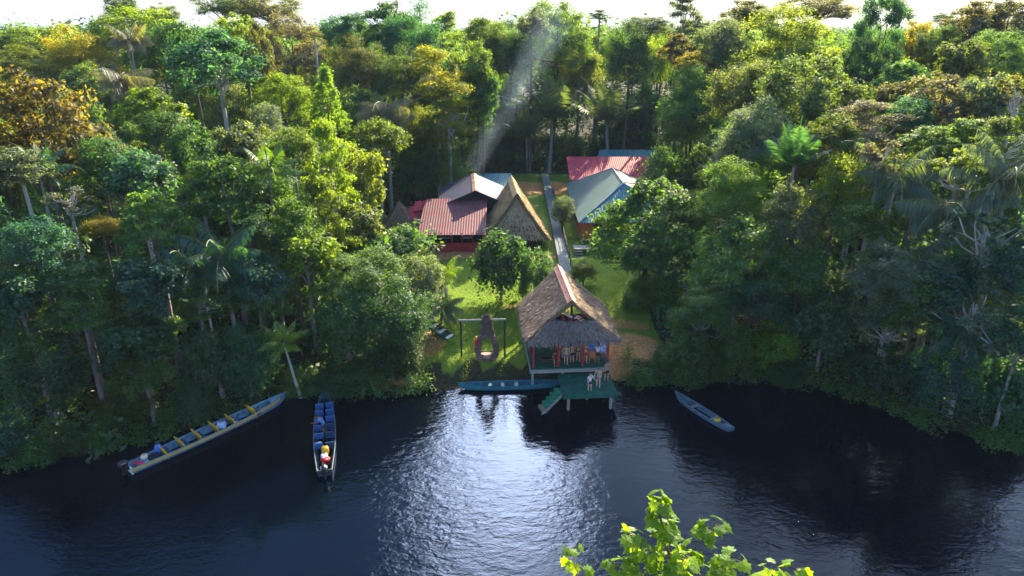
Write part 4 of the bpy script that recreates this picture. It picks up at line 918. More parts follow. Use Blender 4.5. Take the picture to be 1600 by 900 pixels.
def crown_proto(kind, var, fine):
    rng = np.random.default_rng(abs(hash((var, fine)))%1000 + sum(map(ord, kind))*7)
    n, cr, lf, lr = SHAPES[kind]; C = clumps(kind, rng); nc = len(C)
    ls = (1.0, 1.4, .8)[var]; N = int((21000 if fine else 9500)*lf*ls**-1.5); L0, W0 = (.052*ls, .033*ls) if fine else (.082*ls, .052*ls)
    rad = cr*rng.uniform(.55, 1.35, nc); wgt = rad**2; ci = rng.choice(nc, N, p=wgt/wgt.sum())
    d = unit(N, rng); d[:, 2] = np.where(rng.random(N) < .6, np.abs(d[:, 2]), d[:, 2])
    # each clump is a spray of twigs: leaves bunch along a few directions
    tw = unit(nc*9, rng).reshape(nc, 9, 3); ti = rng.integers(0, 9, N); d = d*.62+tw[ci, ti]*.55; 
    r = rad[ci]*(rng.random(N)**.45)*1.12
    sq = np.array([1, 1, .78]) if kind not in ('column', 'cone', 'drape') else np.array([1, 1, .9])
    if kind in ('layer', 'tuft'): sq = np.array([1.15, 1.15, .55])
    p = C[ci]+d*r[:, None]*sq
    if kind == 'drape':   # hanging creepers
        m = rng.random(N) < .28; p[m, 2] -= rng.random(m.sum())**1.5*.55; p[m, :2] *= 1.04
    out = C[ci]*np.array([1, 1, .8]); nn = d*.55+out*.35+np.array([0, 0, .55])+rng.normal(size=(N, 3))*.55
    cb = rng.random(nc); tint = .22+.42*cb[ci]+.36*(rng.random(N)-.4)+np.where(rng.random(N) < .03, .5, 0)
    al = rng.normal(size=(N, 3))+d*.8+np.array([0, 0, -.5])
    me = leaf_mesh('crown', p, nn, L0*rng.uniform(.6, 1.35, N), W0*rng.uniform(.6, 1.3, N), tint, rng, al)
    me.materials.append(LEAF)
    # limbs that carry the clumps
    mb = MB(); base = Vector((0, 0, -.8)); nl = {'open': 12, 'sparse': 16, 'layer': 12, 'tuft': 12}.get(kind, 7)
    for i in rng.permutation(nc)[:nl]:
        e = Vector(C[i])*(1.22 if rng.random() < .3 else 1.0); s0 = base+Vector((0, 0, rng.uniform(0, .6))); mid = s0.lerp(e, .5)+Vector(rng.normal(size=3)*.08)+Vector((0, 0, -.06))
        mb.tube([s0, s0.lerp(mid, .5)+Vector(rng.normal(size=3)*.03), mid, mid.lerp(e, .55)+Vector(rng.normal(size=3)*.04), e], [lr, lr*.8, lr*.62, lr*.42, lr*.15], 5)
        for q in range(2):
            e2 = Vector(C[rng.integers(0, nc)]); 
            if (e2-mid).length < .75: mb.tube([mid, mid.lerp(e2, .5)+Vector(rng.normal(size=3)*.05), e2], [lr*.5, lr*.32, lr*.1], 4)
    mb.tube([(0, 0, -1.0), (.02, .01, -.4), (0, .03, .25)], [lr*1.5, lr*1.25, lr*.5], 6)
    return me, mb
PROTO = {}
def get_proto(kind, var, fine):
    k = (kind, var, fine)
    if k not in PROTO:
        me, mb = crown_proto(kind, var, fine)
        lm = bpy.data.meshes.new('limbs'); lm.from_pydata(mb.v, [], mb.f); lm.update(); lm.polygons.foreach_set('use_smooth', [True]*len(mb.f))
        PROTO[k] = (me, lm)
    return PROTO[k]
LIMB = {}
def limb_mesh(lm, m):
    k = (lm.name, m.name)
    if k not in LIMB: c = lm.copy(); c.name = 'limbs'; c.materials.append(m); LIMB[k] = c
    return LIMB[k]
TRUNK = {}
def trunk_mesh(v, m):
    k = (v, m.name)
    if k not in TRUNK:
        r = np.random.default_rng(50+v); pts = []; rd = []
        for i in range(9):
            t = i/8; pts.append((1.6*math.sin(t*3+v)*t*(1-t), 1.6*math.cos(t*2.6+v)*t*(1-t), t)); rd.append((1.55 if i == 0 else 1.1)*(1-.55*t))
        mb = MB(); vs = [(p[0]+q*math.cos(2*math.pi*k/9), p[1]+q*math.sin(2*math.pi*k/9), p[2]) for p, q in zip(pts, rd) for k in range(9)]
        mb.add(vs, [(i*9+k, i*9+(k+1) % 9, i*9+9+(k+1) % 9, i*9+9+k) for i in range(8) for k in range(9)]); me = bpy.data.meshes.new('trunk'); me.from_pydata(mb.v, [], mb.f); me.materials.append(m); me.polygons.foreach_set('use_smooth', [True]*len(mb.f)); me.update(); TRUNK[k] = me
    return TRUNK[k]
COLR = dict(dk=(.034, .088, .036), teal=(.030, .096, .064), md=(.050, .116, .026), br=(.100, .185, .015), yl=(.15, .172, .012), ol=(.060, .105, .034),
            orr=(.074, .082, .028), gr=(.068, .116, .094), pk=(.092, .110, .094), gd=(.056, .124, .032), lo=(.088, .142, .018), rus=(.070, .085, .028))
NAMES = dict(broad='broadleaf_tree', dome='dome_tree', layer='layered_tree', open='emergent_tree', cone='conical_tree', column='vine_clad_tree', drape='riverbank_tree', sparse='bare_limbed_tree', tuft='umbrella_tree')
def add_tree(c, R, Rz, kind, col, label, group, base=None, bark=None, seed=0, tr=None, cat='tree'):
    r = random.Random(seed)
    if base is None: base = Vector((c[0], c[1], 0)); base.z = gnd(base.x, base.y)-.1
    root = tag(empty(NAMES[kind] if cat == 'tree' else 'leafy_shrub', base), label, cat, group)
    fine = R > 3.4
    me, lm = get_proto(kind, r.randrange(3 if kind in ('broad', 'drape', 'dome') else 2), fine)
    off = Vector(c)-base; bark = bark or r.choice((BARK, BARK, GREYB))
    cr_ = link('crown', me, root, off); cr_.scale = (R, R*r.uniform(.9, 1.1), Rz); rz = r.uniform(0, 6.28); cr_.rotation_euler = (0, 0, rz)
    b = COLR[col]; j = r.uniform(.82, 1.2); cr_.color = (b[0]*j*r.uniform(.88, 1.14), b[1]*j, b[2]*j*r.uniform(.8, 1.25), 1)
    lo = link('limbs', limb_mesh(lm, bark), root, off); lo.scale = cr_.scale; lo.rotation_euler = (0, 0, rz)
    top = off-Vector((0, 0, Rz*.6)); 
    if top.z > .4:
        t = link('trunk', trunk_mesh(r.randrange(4), bark), root); q = top.to_track_quat('Z', 'Y'); t.rotation_euler = q.to_euler()
        rad = tr or max(.07, min(.34, .045*R+.008*top.length)); t.scale = (rad, rad, top.length)
    return root
# palms
def palm_crown(nf, L, e0, e1, droop, seed, lw=.10, npair=34, hang=.5):
    rng = np.random.default_rng(seed); quads = []; tints = []; mb = MB()
    for k in range(nf):
        t = k/nf; az = k*2.399+rng.normal()*.15; el = R_(e0+(e1-e0)*t)+rng.normal()*.06; Lf = L*rng.uniform(.82, 1.1); n = 14
        p = Vector((0, 0, 0)); pts = [p.copy()]; a = el
        for i in range(n):
            a -= droop*(i/n)**1.1*2/n*(.8+.4*t); p = p+Vector((math.cos(az)*math.cos(a), math.sin(az)*math.cos(a), math.sin(a)))*(Lf/n); pts.append(p.copy())
        mb.tube(pts, [.045*(1-.85*i/n)+.006 for i in range(n+1)], 4)
        side = Vector((-math.sin(az), math.cos(az), 0)); tb_ = rng.random()*.5+.2
        for q in range(npair):
            u = .1+.9*(q+.5)/npair; i = min(n-1, int(u*n)); f = u*n-i; b = pts[i].lerp(pts[i+1], f); dr = (pts[i+1]-pts[i]).normalized()
            ll = Lf*.24*math.sin(min(1, u*1.15+.12)*math.pi)**.6*rng.uniform(.85, 1.1)+.05
            for s in (-1, 1):
                d = (side*s+dr*.55+Vector((0, 0, -hang*rng.uniform(.5, 1.4)))).normalized(); wv = dr*lw*rng.uniform(.7, 1.2)*.5
                m1 = b+d*ll*.5; tip = b+d*ll+Vector((0, 0, -ll*.22*hang*2))
                quads += [b, m1+wv, tip, m1-wv]; tints.append(tb_+rng.normal()*.08)
    v = np.array([tuple(x) for x in quads]); me = raw_mesh('crown', v, 4, np.array(tints)); me.materials.append(PALM)
    rm = bpy.data.meshes.new('frond_stalks'); rm.from_pydata(mb.v, [], mb.f); rm.materials.append(STALK); rm.update()
    return me, rm
STALK = mat('palm_stalk', (.13, .13, .05), .6, .3, 3)
PALMS = {'feather': palm_crown(15, 3.2, 72, -15, 1.3, 1), 'shuttle': palm_crown(16, 7.5, 84, 32, .75, 2, .17, 46, .25), 'droop': palm_crown(18, 4.6, 60, -30, 1.6, 3, .12, 40, 1.0), 'weep': palm_crown(20, 4.6, 25, -60, 1.2, 4, .11, 40, 1.6)}
PALM_L = {'feather': 3.2, 'shuttle': 7.5, 'droop': 4.6, 'weep': 4.6}
def add_palm(c, size, kind, col, label, base=None, seed=0, bark=None, skirt=False):
    r = random.Random(seed)
    if base is None: base = Vector((c[0]+r.uniform(-.6, .6), c[1], 0))
    base.z = gnd(base.x, base.y)-.1
    root = tag(empty('palm_tree', base), label, 'palm', 'palms among the forest trees'); off = Vector(c)-base; me, rm = PALMS[kind]; s = size/PALM_L[kind]; rz = r.uniform(0, 6.28)
    o = link('crown', me, root, off); o.scale = (s,)*3; o.rotation_euler = (0, 0, rz); b = COLR[col]; o.color = (*b, 1)
    o = link('frond_stalks', rm, root, off); o.scale = (s,)*3; o.rotation_euler = (0, 0, rz)
    t = link('trunk', trunk_mesh(r.randrange(4), bark or GREYB), root); t.rotation_euler = off.to_track_quat('Z', 'Y').to_euler(); q = .035*size+.04; t.scale = (q, q, off.length)
    if skirt:
        k = 260; rg = np.random.default_rng(seed); a = rg.random(k)*6.28; z = -rg.random(k)*size*.28; rr_ = .1+rg.random(k)*.3*size*.3
        P = np.stack([np.cos(a)*rr_, np.sin(a)*rr_, z-.1], 1); me = leaf_mesh('dead_fronds', P, np.stack([np.cos(a), np.sin(a), a*0], 1)+rg.normal(size=(k, 3))*.2, np.full(k, size*.22), np.full(k, .05*size*.3+.02), rg.random(k), rg, np.tile([0, 0, -1.0], (k, 1))+rg.normal(size=(k, 3))*.2)
        me.materials.append(STRAW); link('dead_fronds', me, root, off)
    return root
def cecropia(c, R, label, base, seed, col='br'):
    rg = np.random.default_rng(seed); root = tag(empty('cecropia_tree', base), label, 'tree', 'trees on the left riverbank'); off = Vector(c)-base
    P, N_, L, W, T, A = [], [], [], [], [], []
    mb = MB()
    for k in range(16):
        az = k*2.4; el = rg.uniform(-.2, .9); d = np.array([math.cos(az)*math.cos(el), math.sin(az)*math.cos(el), math.sin(el)*.7]); h = d*R*rg.uniform(.5, .85); tt = rg.random()
        mb.tube([(0, 0, -.2), tuple(h*.6+np.array([0, 0, .1])), tuple(h)], [.03, .02, .012], 4)
        for q in range(9):
            a = q*6.28/9*.9; u = np.array([math.cos(az+a), math.sin(az+a), -.25]); l = R*.34*(1-.25*abs(q-4)/4)
            P.append(h+u*l*.5); N_.append(np.array([d[0]*.3, d[1]*.3, 1])+rg.normal(size=3)*.12); L.append(l); W.append(l*.42); T.append(tt*.7+.15); A.append(u)
    me = leaf_mesh('crown', np.array(P), np.array(N_), np.array(L), np.array(W), np.array(T), rg, np.array(A)); me.materials.append(LEAF)
    o = link('crown', me, root, off); o.color = (*COLR[col], 1); mb.build('leaf_stalks', STALK, root, False, off)
    t = link('trunk', trunk_mesh(seed % 4, PALE), root); t.rotation_euler = off.to_track_quat('Z', 'Y').to_euler(); t.scale = (.11, .11, off.length)
    return root
TOPY = np.array([62, 104, 190, 304, 431, 560, 700][::1]); TOPD = np.array([142, 110, 80, 60, 47, 42, 38])
def depth_for(px, py, ry):
    d = float(np.interp(py-ry, TOPY, TOPD)); d -= 9*((px-800)/800)**2*min(1, max(0, (85-d)/35)); return d
def wall(px, py, d):
    # tall trees stand close behind the banks to the left and right of the clearing
    k = .50*float(sm(1060, 1200, px)) if px > 800 else .42*(1-float(sm(420, 600, px)))
    b0 = float(bank(at_y(px, py, d).x))+1
    k *= 1-float(sm(62, 100, d))
    return d if d <= b0 else b0+(d-b0)*(1-k)
def place(px, py, rx, ry, d):
    for _ in range(3):
        c = at_y(px, py, d); bk_ = float(bank(c.x))
        if d < bk_+.6: d = bk_+.6
        else: break
    f = proj(c)[2]; R = rx*f/FPX; h = ry*f/FPX; a = math.atan2(CAM_Z-c.z, d); q = R*.9*math.sin(a)
    Rz = math.sqrt(max(h*h-q*q, (.5*h)**2))/math.cos(a); c.z = max(c.z, gnd(c.x, c.y)+Rz*.55)
    return c, R, Rz
# landmark trees: where they stand in the picture (crown centre and half sizes), kind, leaf colour, label, distance
T = []
def t_(px, py, rx, ry, kind, col, label, d=None, bark=None): T.append((px, py, rx, ry, kind, col, label, d, bark))
# --- left, skyline and upper slope
t_(55, 185, 100, 82, 'dome', 'orr', 'broad russet and orange crowned tree at the left edge', 70)
t_(188, 12, 26, 24, 'open', 'gr', 'dark emergent crown standing into the sky at far left', 128, PALE)
t_(255, 28, 28, 18, 'open', 'ol', 'thin airy crown against the sky right of the far left emergent', 128)
t_(205, 45, 62, 28, 'broad', 'br', 'yellow green crown just below the far left emergent', 122)
t_(60, 68, 62, 24, 'dome', 'lo', 'wide yellow olive crown on the left skyline', 134)
t_(120, 78, 46, 28, 'broad', 'yl', 'golden yellow crown between left skyline and grey palms', 112)
t_(25, 96, 46, 26, 'dome', 'lo', 'yellow green crown directly above the russet tree', 104)
t_(130, 125, 40, 30, 'broad', 'ol', 'dull olive crown right above the russet tree shoulder', 96)
t_(260, 75, 48, 34, 'broad', 'gd', 'mid green crown below the thin airy skyline crown', 116)
t_(232, 162, 52, 30, 'dome', 'br', 'bright green domed tree with a leaning pale trunk above the left slope', 78, PALE)
t_(255, 205, 42, 34, 'broad', 'dk', 'dark crown under the bright domed tree with leaning trunk', 75)
t_(340, 105, 74, 62, 'open', 'teal', 'tall blue green tree with a pale forked trunk', 84, PALE)
t_(300, 95, 40, 44, 'broad', 'dk', 'dark crown on the left flank of the pale forked trunk tree', 90)
t_(378, 58, 46, 30, 'dome', 'lo', 'yellow tinted crown right of the tall blue green tree', 106)
t_(350, 12, 40, 26, 'open', 'gr', 'grey airy crown breaking the skyline above the blue green tree', 122)
t_(420, 18, 46, 24, 'open', 'pk', 'pinkish airy crown on the skyline left of the gap', 122)
t_(408, 88, 22, 50, 'column', 'rus', 'slim orange brown creeper clad tree below the pinkish skyline crown', 98)
t_(455, 65, 46, 34, 'dome', 'pk', 'pinkish olive crown left of the thin orange topped pole tree', 108)
t_(440, 152, 46, 38, 'broad', 'br', 'bright green crown left of the conical tree', 86)
t_(415, 190, 32, 30, 'broad', 'gr', 'grey green crown below left of the bright green one beside the cone', 80)
t_(491, 55, 11, 6, 'tuft', 'orr', 'thin pole tree with a flat orange top', 100, PALE)
t_(511, 158, 34, 48, 'cone', 'br', 'bright yellow green conical tree', 84)
t_(540, 55, 40, 28, 'broad', 'teal', 'dark green skyline crown left of the tallest central group', 120)
t_(608, 48, 52, 36, 'open', 'dk', 'tall dark crown of the central group, showing sky through gaps', 116)
t_(645, 62, 46, 42, 'broad', 'teal', 'blue dark crown at the heart of the central skyline group', 112)
t_(690, 52, 36, 26, 'layer', 'lo', 'yellow olive layered crown right of the central dark group', 118)
t_(560, 100, 52, 38, 'broad', 'rus', 'brown olive crown below the central dark skyline group', 100)
t_(625, 112, 46, 36, 'broad', 'ol', 'olive brown crown above the pale drooping palm', 98)
t_(680, 112, 58, 34, 'layer', 'yl', 'broad yellow green layered tree with pale slanting limbs', 92, PALE)
t_(700, 168, 52, 34, 'layer', 'lo', 'yellow olive tree just below the broad yellow layered one', 84, PALE)
t_(655, 192, 42, 30, 'broad', 'lo', 'yellow olive crown right of the pale drooping palm', 79)
t_(745, 100, 30, 40, 'broad', 'ol', 'olive crown between the layered yellow tree and the smoke', 100)
t_(760, 52, 40, 20, 'broad', 'lo', 'far yellow crown on the middle skyline', 132)
t_(798, 78, 34, 34, 'broad', 'dk', 'dark crown crossed by the smoke plume', 129)
t_(870, 48, 58, 36, 'dome', 'gd', 'tall round green crown on the skyline where the smoke ends', 131)
t_(830, 42, 24, 20, 'open', 'gr', 'grey airy crown left of the tall round skyline crown', 120)
t_(937, 24, 17, 6, 'tuft', 'dk', 'small flat umbrella crown on a thin stem above the skyline', 138, GREYB)
t_(905, 110, 46, 40, 'broad', 'lo', 'yellow olive crown behind the two shuttlecock palms', 132)
t_(985, 80, 48, 44, 'broad', 'dk', 'dark blue green crown right of the yellow olive crown behind the palms', 108)
t_(1010, 45, 40, 18, 'open', 'gr', 'low grey crown on the skyline right of the umbrella crown', 126)
t_(1072, 18, 28, 22, 'layer', 'gr', 'airy layered emergent standing into the sky right of centre', 130, GREYB)
t_(1058, 72, 26, 18, 'dome', 'orr', 'small orange yellow crown right of the dark blue green crown', 104)
t_(1078, 98, 30, 16, 'dome', 'yl', 'flat yellow crown below the small orange one', 96)
t_(1120, 78, 46, 40, 'broad', 'gr', 'grey green crown below the airy layered emergent', 104)
t_(1168, 32, 44, 26, 'open', 'pk', 'pinkish open crown on the skyline right of the layered emergent', 112)
t_(795, 165, 32, 50, 'broad', 'dk', 'dark crown behind the left side of the smoke', 129)
t_(790, 232, 44, 36, 'broad', 'dk', 'dark low tree at the foot of the smoke behind the kitchen', 126)
t_(838, 240, 36, 30, 'drape', 'md', 'mid green bushy tree behind the thatched house ridge', 129)
t_(885, 235, 34, 30, 'drape', 'teal', 'blue green bushy tree behind the far lawn', 131)
t_(958, 215, 44, 34, 'broad', 'dk', 'dark crown above the teal roofed house', 129)
t_(1005, 165, 36, 44, 'broad', 'teal', 'blue green crown right of the right hand shuttlecock palm', 128)
t_(1000, 218, 30, 28, 'broad', 'md', 'low mid green crown right above the crimson roof end', 128)
t_(755, 150, 30, 36, 'broad', 'dk', 'dark crown left of the smoke beside the yellow layered tree', 96)
# --- right, skyline and upper slope
t_(1235, 70, 76, 48, 'dome', 'lo', 'wide yellow tipped dome tree on the right skyline', 96)
t_(1275, 18, 50, 24, 'open', 'pk', 'pink grey airy crown standing into the sky left of the dark column', 112)
t_(1372, 62, 42, 54, 'column', 'teal', 'tall dark blue green creeper column on the right skyline', 92)
t_(1345, 100, 36, 38, 'column', 'dk', 'shorter dark creeper clad mass at the foot of the tall column', 88)
t_(1428, 62, 22, 26, 'broad', 'yl', 'yellow green crown right of the tall dark column', 104)
t_(1472, 32, 18, 10, 'tuft', 'dk', 'small dark flat crown standing into the sky at right', 112, GREYB)
t_(1462, 74, 34, 28, 'broad', 'gd', 'green crown below the small dark flat crown at right', 100)
t_(1520, 40, 40, 32, 'open', 'orr', 'orange olive airy crown at the right skyline', 102)
t_(1575, 30, 40, 28, 'dome', 'pk', 'pink orange crown in the upper right corner', 98)
t_(1560, 80, 60, 32, 'dome', 'gd', 'broad green crown below the upper right corner crown', 90)
t_(1500, 95, 40, 30, 'broad', 'ol', 'olive crown with white limbs below the orange olive airy one', 88, PALE)
t_(1412, 122, 46, 32, 'dome', 'gd', 'rounded green dome right of the creeper clad mass', 84)
t_(1395, 155, 34, 26, 'broad', 'rus', 'brownish shaded crown under the rounded green dome', 80)
t_(1265, 140, 92, 66, 'dome', 'ol', 'largest airy olive tree of the right upper slope', 82)
t_(1160, 145, 66, 50, 'broad', 'ol', 'olive grey tree left of the largest airy olive tree', 86)
t_(1085, 145, 48, 44, 'dome', 'gd', 'green olive dome right of the blue green crown by the palms', 94)
t_(1180, 200, 64, 44, 'broad', 'gr', 'grey green tree under the olive grey one', 76)
t_(1075, 205, 46, 32, 'broad', 'lo', 'yellow olive crown behind the big tree by the guest house', 80)
t_(1120, 240, 40, 34, 'sparse', 'lo', 'half bare tree with pale upright limbs behind the big tree by the guest house', 70, PALE)
t_(1358, 188, 64, 28, 'layer', 'pk', 'pinkish grey layered tree with two slender white trunks', 74, PALE)
t_(1470, 150, 66, 38, 'dome', 'pk', 'wide pinkish grey dome on the right upper slope', 78)
t_(1420, 180, 42, 30, 'broad', 'teal', 'blue green crown between the two pinkish grey trees', 76)
t_(1545, 155, 44, 36, 'broad', 'gr', 'grey green crown right of the wide pinkish dome', 76)
t_(1590, 150, 36, 40, 'sparse', 'orr', 'orange bare branched tree at the right edge', 72, PALE)
t_(1520, 200, 46, 18, 'dome', 'br', 'bright green flat clump above the pale leaning tree', 72)
t_(1450, 214, 44, 20, 'dome', 'md', 'mid green flat crown left of the bright flat clump', 70)
t_(1300, 205, 40, 30, 'broad', 'ol', 'olive crown below the largest airy olive tree', 70)
# --- left middle slope
t_(212, 275, 58, 40, 'broad', 'teal', 'blue green crown with a pale forked stem in the left middle slope', 64, PALE)
t_(155, 250, 42, 36, 'broad', 'dk', 'dark crown left of the pale forked blue green one', 67)
t_(30, 262, 56, 34, 'broad', 'gr', 'grey leaved tree with white stem under the russet tree', 60, PALE)
t_(108, 318, 40, 28, 'sparse', 'pk', 'thin pale olive tree with bare branches on the left slope', 56, PALE)
t_(158, 357, 36, 20, 'broad', 'yl', 'bright yellow crown low on the left slope', 53)
t_(238, 352, 62, 56, 'dome', 'gd', 'large dark green dome right of the bright yellow crown', 53)
t_(350, 285, 66, 44, 'dome', 'md', 'mid green dome left of the upright feather palm', 58)
t_(300, 225, 40, 40, 'broad', 'dk', 'dark crown below the tall blue green forked tree', 70)
t_(372, 225, 40, 32, 'broad', 'gr', 'grey green crown above the upright feather palm', 66)
t_(455, 225, 36, 28, 'broad', 'lo', 'yellow olive crown behind the upright feather palm', 68)
t_(515, 238, 40, 46, 'layer', 'br', 'brilliant yellow green tree, upper of the vivid pair', 62)
t_(505, 318, 50, 42, 'layer', 'br', 'brilliant yellow green tree, lower and wider of the vivid pair', 58)
t_(563, 285, 44, 56, 'broad', 'lo', 'tree with large olive and brown leaves left of the thatched hut', 66)
t_(590, 212, 52, 34, 'broad', 'lo', 'yellow tipped tree below the pale drooping palm', 74)
t_(645, 250, 40, 48, 'broad', 'md', 'dark round tree with bright rim behind the thatched hut', 86)
t_(688, 255, 36, 34, 'broad', 'md', 'green round tree left of the kitchen roof', 92)
t_(560, 350, 44, 36, 'broad', 'ol', 'olive tree in front of the thatched hut', 60)
t_(455, 345, 42, 42, 'broad', 'md', 'mid green tree under the upright feather palm', 54)
t_(478, 395, 56, 42, 'broad', 'br', 'yellow green tree under the vivid pair', 52)
t_(620, 378, 44, 24, 'broad', 'gd', 'leafy crown just below the thatched hut', 62)
t_(560, 425, 78, 46, 'dome', 'gd', 'wide sun topped tree left of the lawn', 51)
t_(610, 490, 72, 66, 'drape', 'dk', 'large dark riverbank tree left of the lawn', 49.5)
t_(540, 510, 56, 60, 'drape', 'dk', 'dark leafy mass right of the small bank palm', 47.5)
t_(660, 440, 34, 44, 'broad', 'gr', 'grey leaved tree at the left edge of the lawn', 54)
t_(400, 445, 50, 48, 'broad', 'teal', 'blue green tree above the small bank palm', 48)
t_(395, 365, 36, 34, 'broad', 'dk', 'dark tree right of the drooping dark palm', 52)
t_(62, 385, 66, 48, 'broad', 'teal', 'blue green tree on the far left slope', 48)
t_(120, 432, 60, 34, 'broad', 'dk', 'dark crown above the rounded green tree', 46)
t_(125, 478, 56, 46, 'dome', 'md', 'rounded green tree in the lower left forest', 42.5)
t_(235, 450, 62, 50, 'broad', 'teal', 'blue green tree right of the rounded green one', 45)
t_(30, 470, 50, 50, 'broad', 'teal', 'shaded blue green tree at the left edge', 42)
t_(322, 468, 42, 32, 'layer', 'gd', 'slender tree with a white crooked trunk on the left bank', 44, PALE)
t_(220, 540, 62, 52, 'broad', 'dk', 'shaded tree in the middle of the left bank', 41.5)
t_(70, 575, 70, 62, 'drape', 'dk', 'shaded mass of leaves behind the two cecropias', 40)
t_(225, 585, 50, 42, 'broad', 'md', 'brighter green tree above the yellow striped canoe stern', 39.5)
t_(320, 560, 42, 52, 'drape', 'dk', 'dark bank tree behind the middle of the striped canoe', 43)
t_(385, 560, 44, 52, 'drape', 'teal', 'dark blue green bank tree left of the small bank palm', 44.5)
t_(205, 685, 58, 34, 'drape', 'ol', 'olive bush overhanging the striped canoe stern', 37.2)
t_(110, 685, 42, 26, 'drape', 'ol', 'low olive bush left of the overhanging one', 36.4)
t_(22, 698, 40, 36, 'drape', 'teal', 'blue green bush at the water in the left corner', 35.6)
t_(300, 615, 40, 34, 'drape', 'dk', 'dark bush behind the striped canoe seats', 41)
t_(540, 605, 44, 30, 'drape', 'dk', 'dark bush hanging over the bow of the dark canoe', 44.5)
t_(470, 600, 40, 26, 'drape', 'gd', 'green bush between the two motor canoes', 45)
t_(620, 568, 46, 32, 'drape', 'dk', 'dark bush at the water left of the turquoise canoe', 47.5)
# --- lawn trees and right middle slope
t_(783, 410, 50, 54, 'drape', 'dk', 'round dark tree on the lawn, left and larger of the pair', 60)
t_(838, 430, 34, 40, 'drape', 'dk', 'round dark tree on the lawn, right and smaller of the pair', 59)
t_(880, 330, 24, 24, 'broad', 'gr', 'small grey green tree beside the walkway by the guest house', 83)
t_(912, 424, 24, 18, 'broad', 'lo', 'low yellow olive bush at the walkway end behind the pavilion', 64)
t_(1065, 265, 66, 48, 'dome', 'md', 'green dome tree right of the crimson roof', 69)
t_(1082, 345, 46, 48, 'broad', 'md', 'round green crown hiding the right end of the guest house', 66)
t_(1150, 290, 60, 44, 'dome', 'gd', 'rounded green tree right of the dome beside the crimson roof', 62)
t_(1014, 350, 88, 80, 'dome', 'md', 'largest spreading green tree covering the guest house front', 62)
t_(1006, 408, 54, 36, 'broad', 'md', 'lower green crown under the spreading tree by the guest house', 60)
t_(1042, 470, 28, 42, 'drape', 'md', 'drooping green branch mass at the right edge of the lawn', 57)
t_(1160, 390, 76, 62, 'dome', 'gd', 'dense grey green dome tree right of the spreading tree', 54)
t_(1245, 335, 56, 50, 'broad', 'gr', 'grey green vine hung tree below the big fan of palm fronds', 58)
t_(1312, 285, 44, 44, 'broad', 'lo', 'yellow olive tree right of the big upright palm', 62)
t_(1250, 430, 58, 44, 'broad', 'gd', 'lighter green crown right of the dense grey green dome', 50)
t_(1345, 350, 48, 40, 'broad', 'gd', 'green bushy tree left of the pale leaning tree', 54)
t_(1405, 420, 86, 56, 'dome', 'gr', 'wide bluish grey leaved tree with yellow leaf tips', 48)
t_(1395, 500, 60, 56, 'tuft', 'gr', 'big leaved sparse tree with yellow leaf tips over the right bank', 44, GREYB)
t_(1500, 268, 66, 44, 'sparse', 'lo', 'pale leaning tree with grey limbs and sparse olive crown', 58, PALE)
t_(1376, 250, 42, 36, 'sparse', 'pk', 'slender white tree with bare branches left of the pale leaning tree', 62, PALE)
t_(1560, 225, 46, 36, 'layer', 'ol', 'layered olive tree above the brown drooping palm', 66)
t_(1540, 375, 76, 54, 'sparse', 'gr', 'tree with bare grey limbs spreading right of the pale leaning tree', 50, PALE)
t_(1475, 455, 60, 56, 'broad', 'teal', 'shaded blue green tree under the bare grey limbs', 46)
t_(1590, 420, 56, 50, 'broad', 'teal', 'shaded tree at the right edge below the brown palm', 45)
t_(1100, 492, 52, 42, 'broad', 'md', 'green bank tree right of the bare dirt slope', 48.5)
t_(1075, 550, 44, 44, 'drape', 'md', 'green bank tree above the silver grey dugout', 46.8)
t_(1140, 555, 40, 46, 'drape', 'gd', 'creeper hung bank tree right of the silver grey dugout', 46.4)
t_(1215, 545, 46, 40, 'broad', 'br', 'vivid green leafy tree over the dark right bank', 46)
t_(1180, 470, 66, 48, 'broad', 'dk', 'dark tree behind the vivid green bank tree', 50)
t_(1290, 500, 56, 64, 'drape', 'dk', 'dark shaded bank tree right of the vivid green one', 45.5)
t_(1380, 575, 62, 52, 'drape', 'dk', 'dark shaded leaf mass under the big leaved sparse tree', 42.5)
t_(1345, 610, 46, 34, 'drape', 'dk', 'dark bush above the bright clump overhanging the river', 42)
t_(1382, 645, 38, 30, 'broad', 'br', 'bright green clump overhanging the river at right', 40)
t_(1432, 478, 54, 56, 'broad', 'gd', 'tall green tree added behind the big leaved sparse tree', 45.5)  # tree added to block the sun's glint on the river
t_(1480, 570, 60, 70, 'drape', 'teal', 'dark blue green bank tree right of the bright overhanging clump', 41)
t_(1525, 490, 74, 62, 'sparse', 'gr', 'leafless grey limbed tree near the right edge', 42.5, PALE)
t_(1565, 640, 56, 64, 'drape', 'teal', 'blue green tree overhanging the water in the right corner', 37.2)
t_(1595, 530, 50, 60, 'broad', 'teal', 'shaded tree above the right corner tree', 40)
t_(1003, 600, 42, 32, 'drape', 'md', 'sunlit edged bush beside the landing platform', 45.4)
t_(1048, 648, 38, 30, 'drape', 'gd', 'low bush dipping into the water left of the silver dugout', 44.8)
t_(1105, 600, 34, 34, 'drape', 'gd', 'vine curtain over the water behind the silver dugout', 45.8)
t_(1225, 585, 44, 24, 'drape', 'dk', 'low dark bush at the foot of the vivid green tree', 46)
NOTFILL = []
SHRUBS = ('bush', 'vine curtain', 'clump overhanging', 'branch mass')
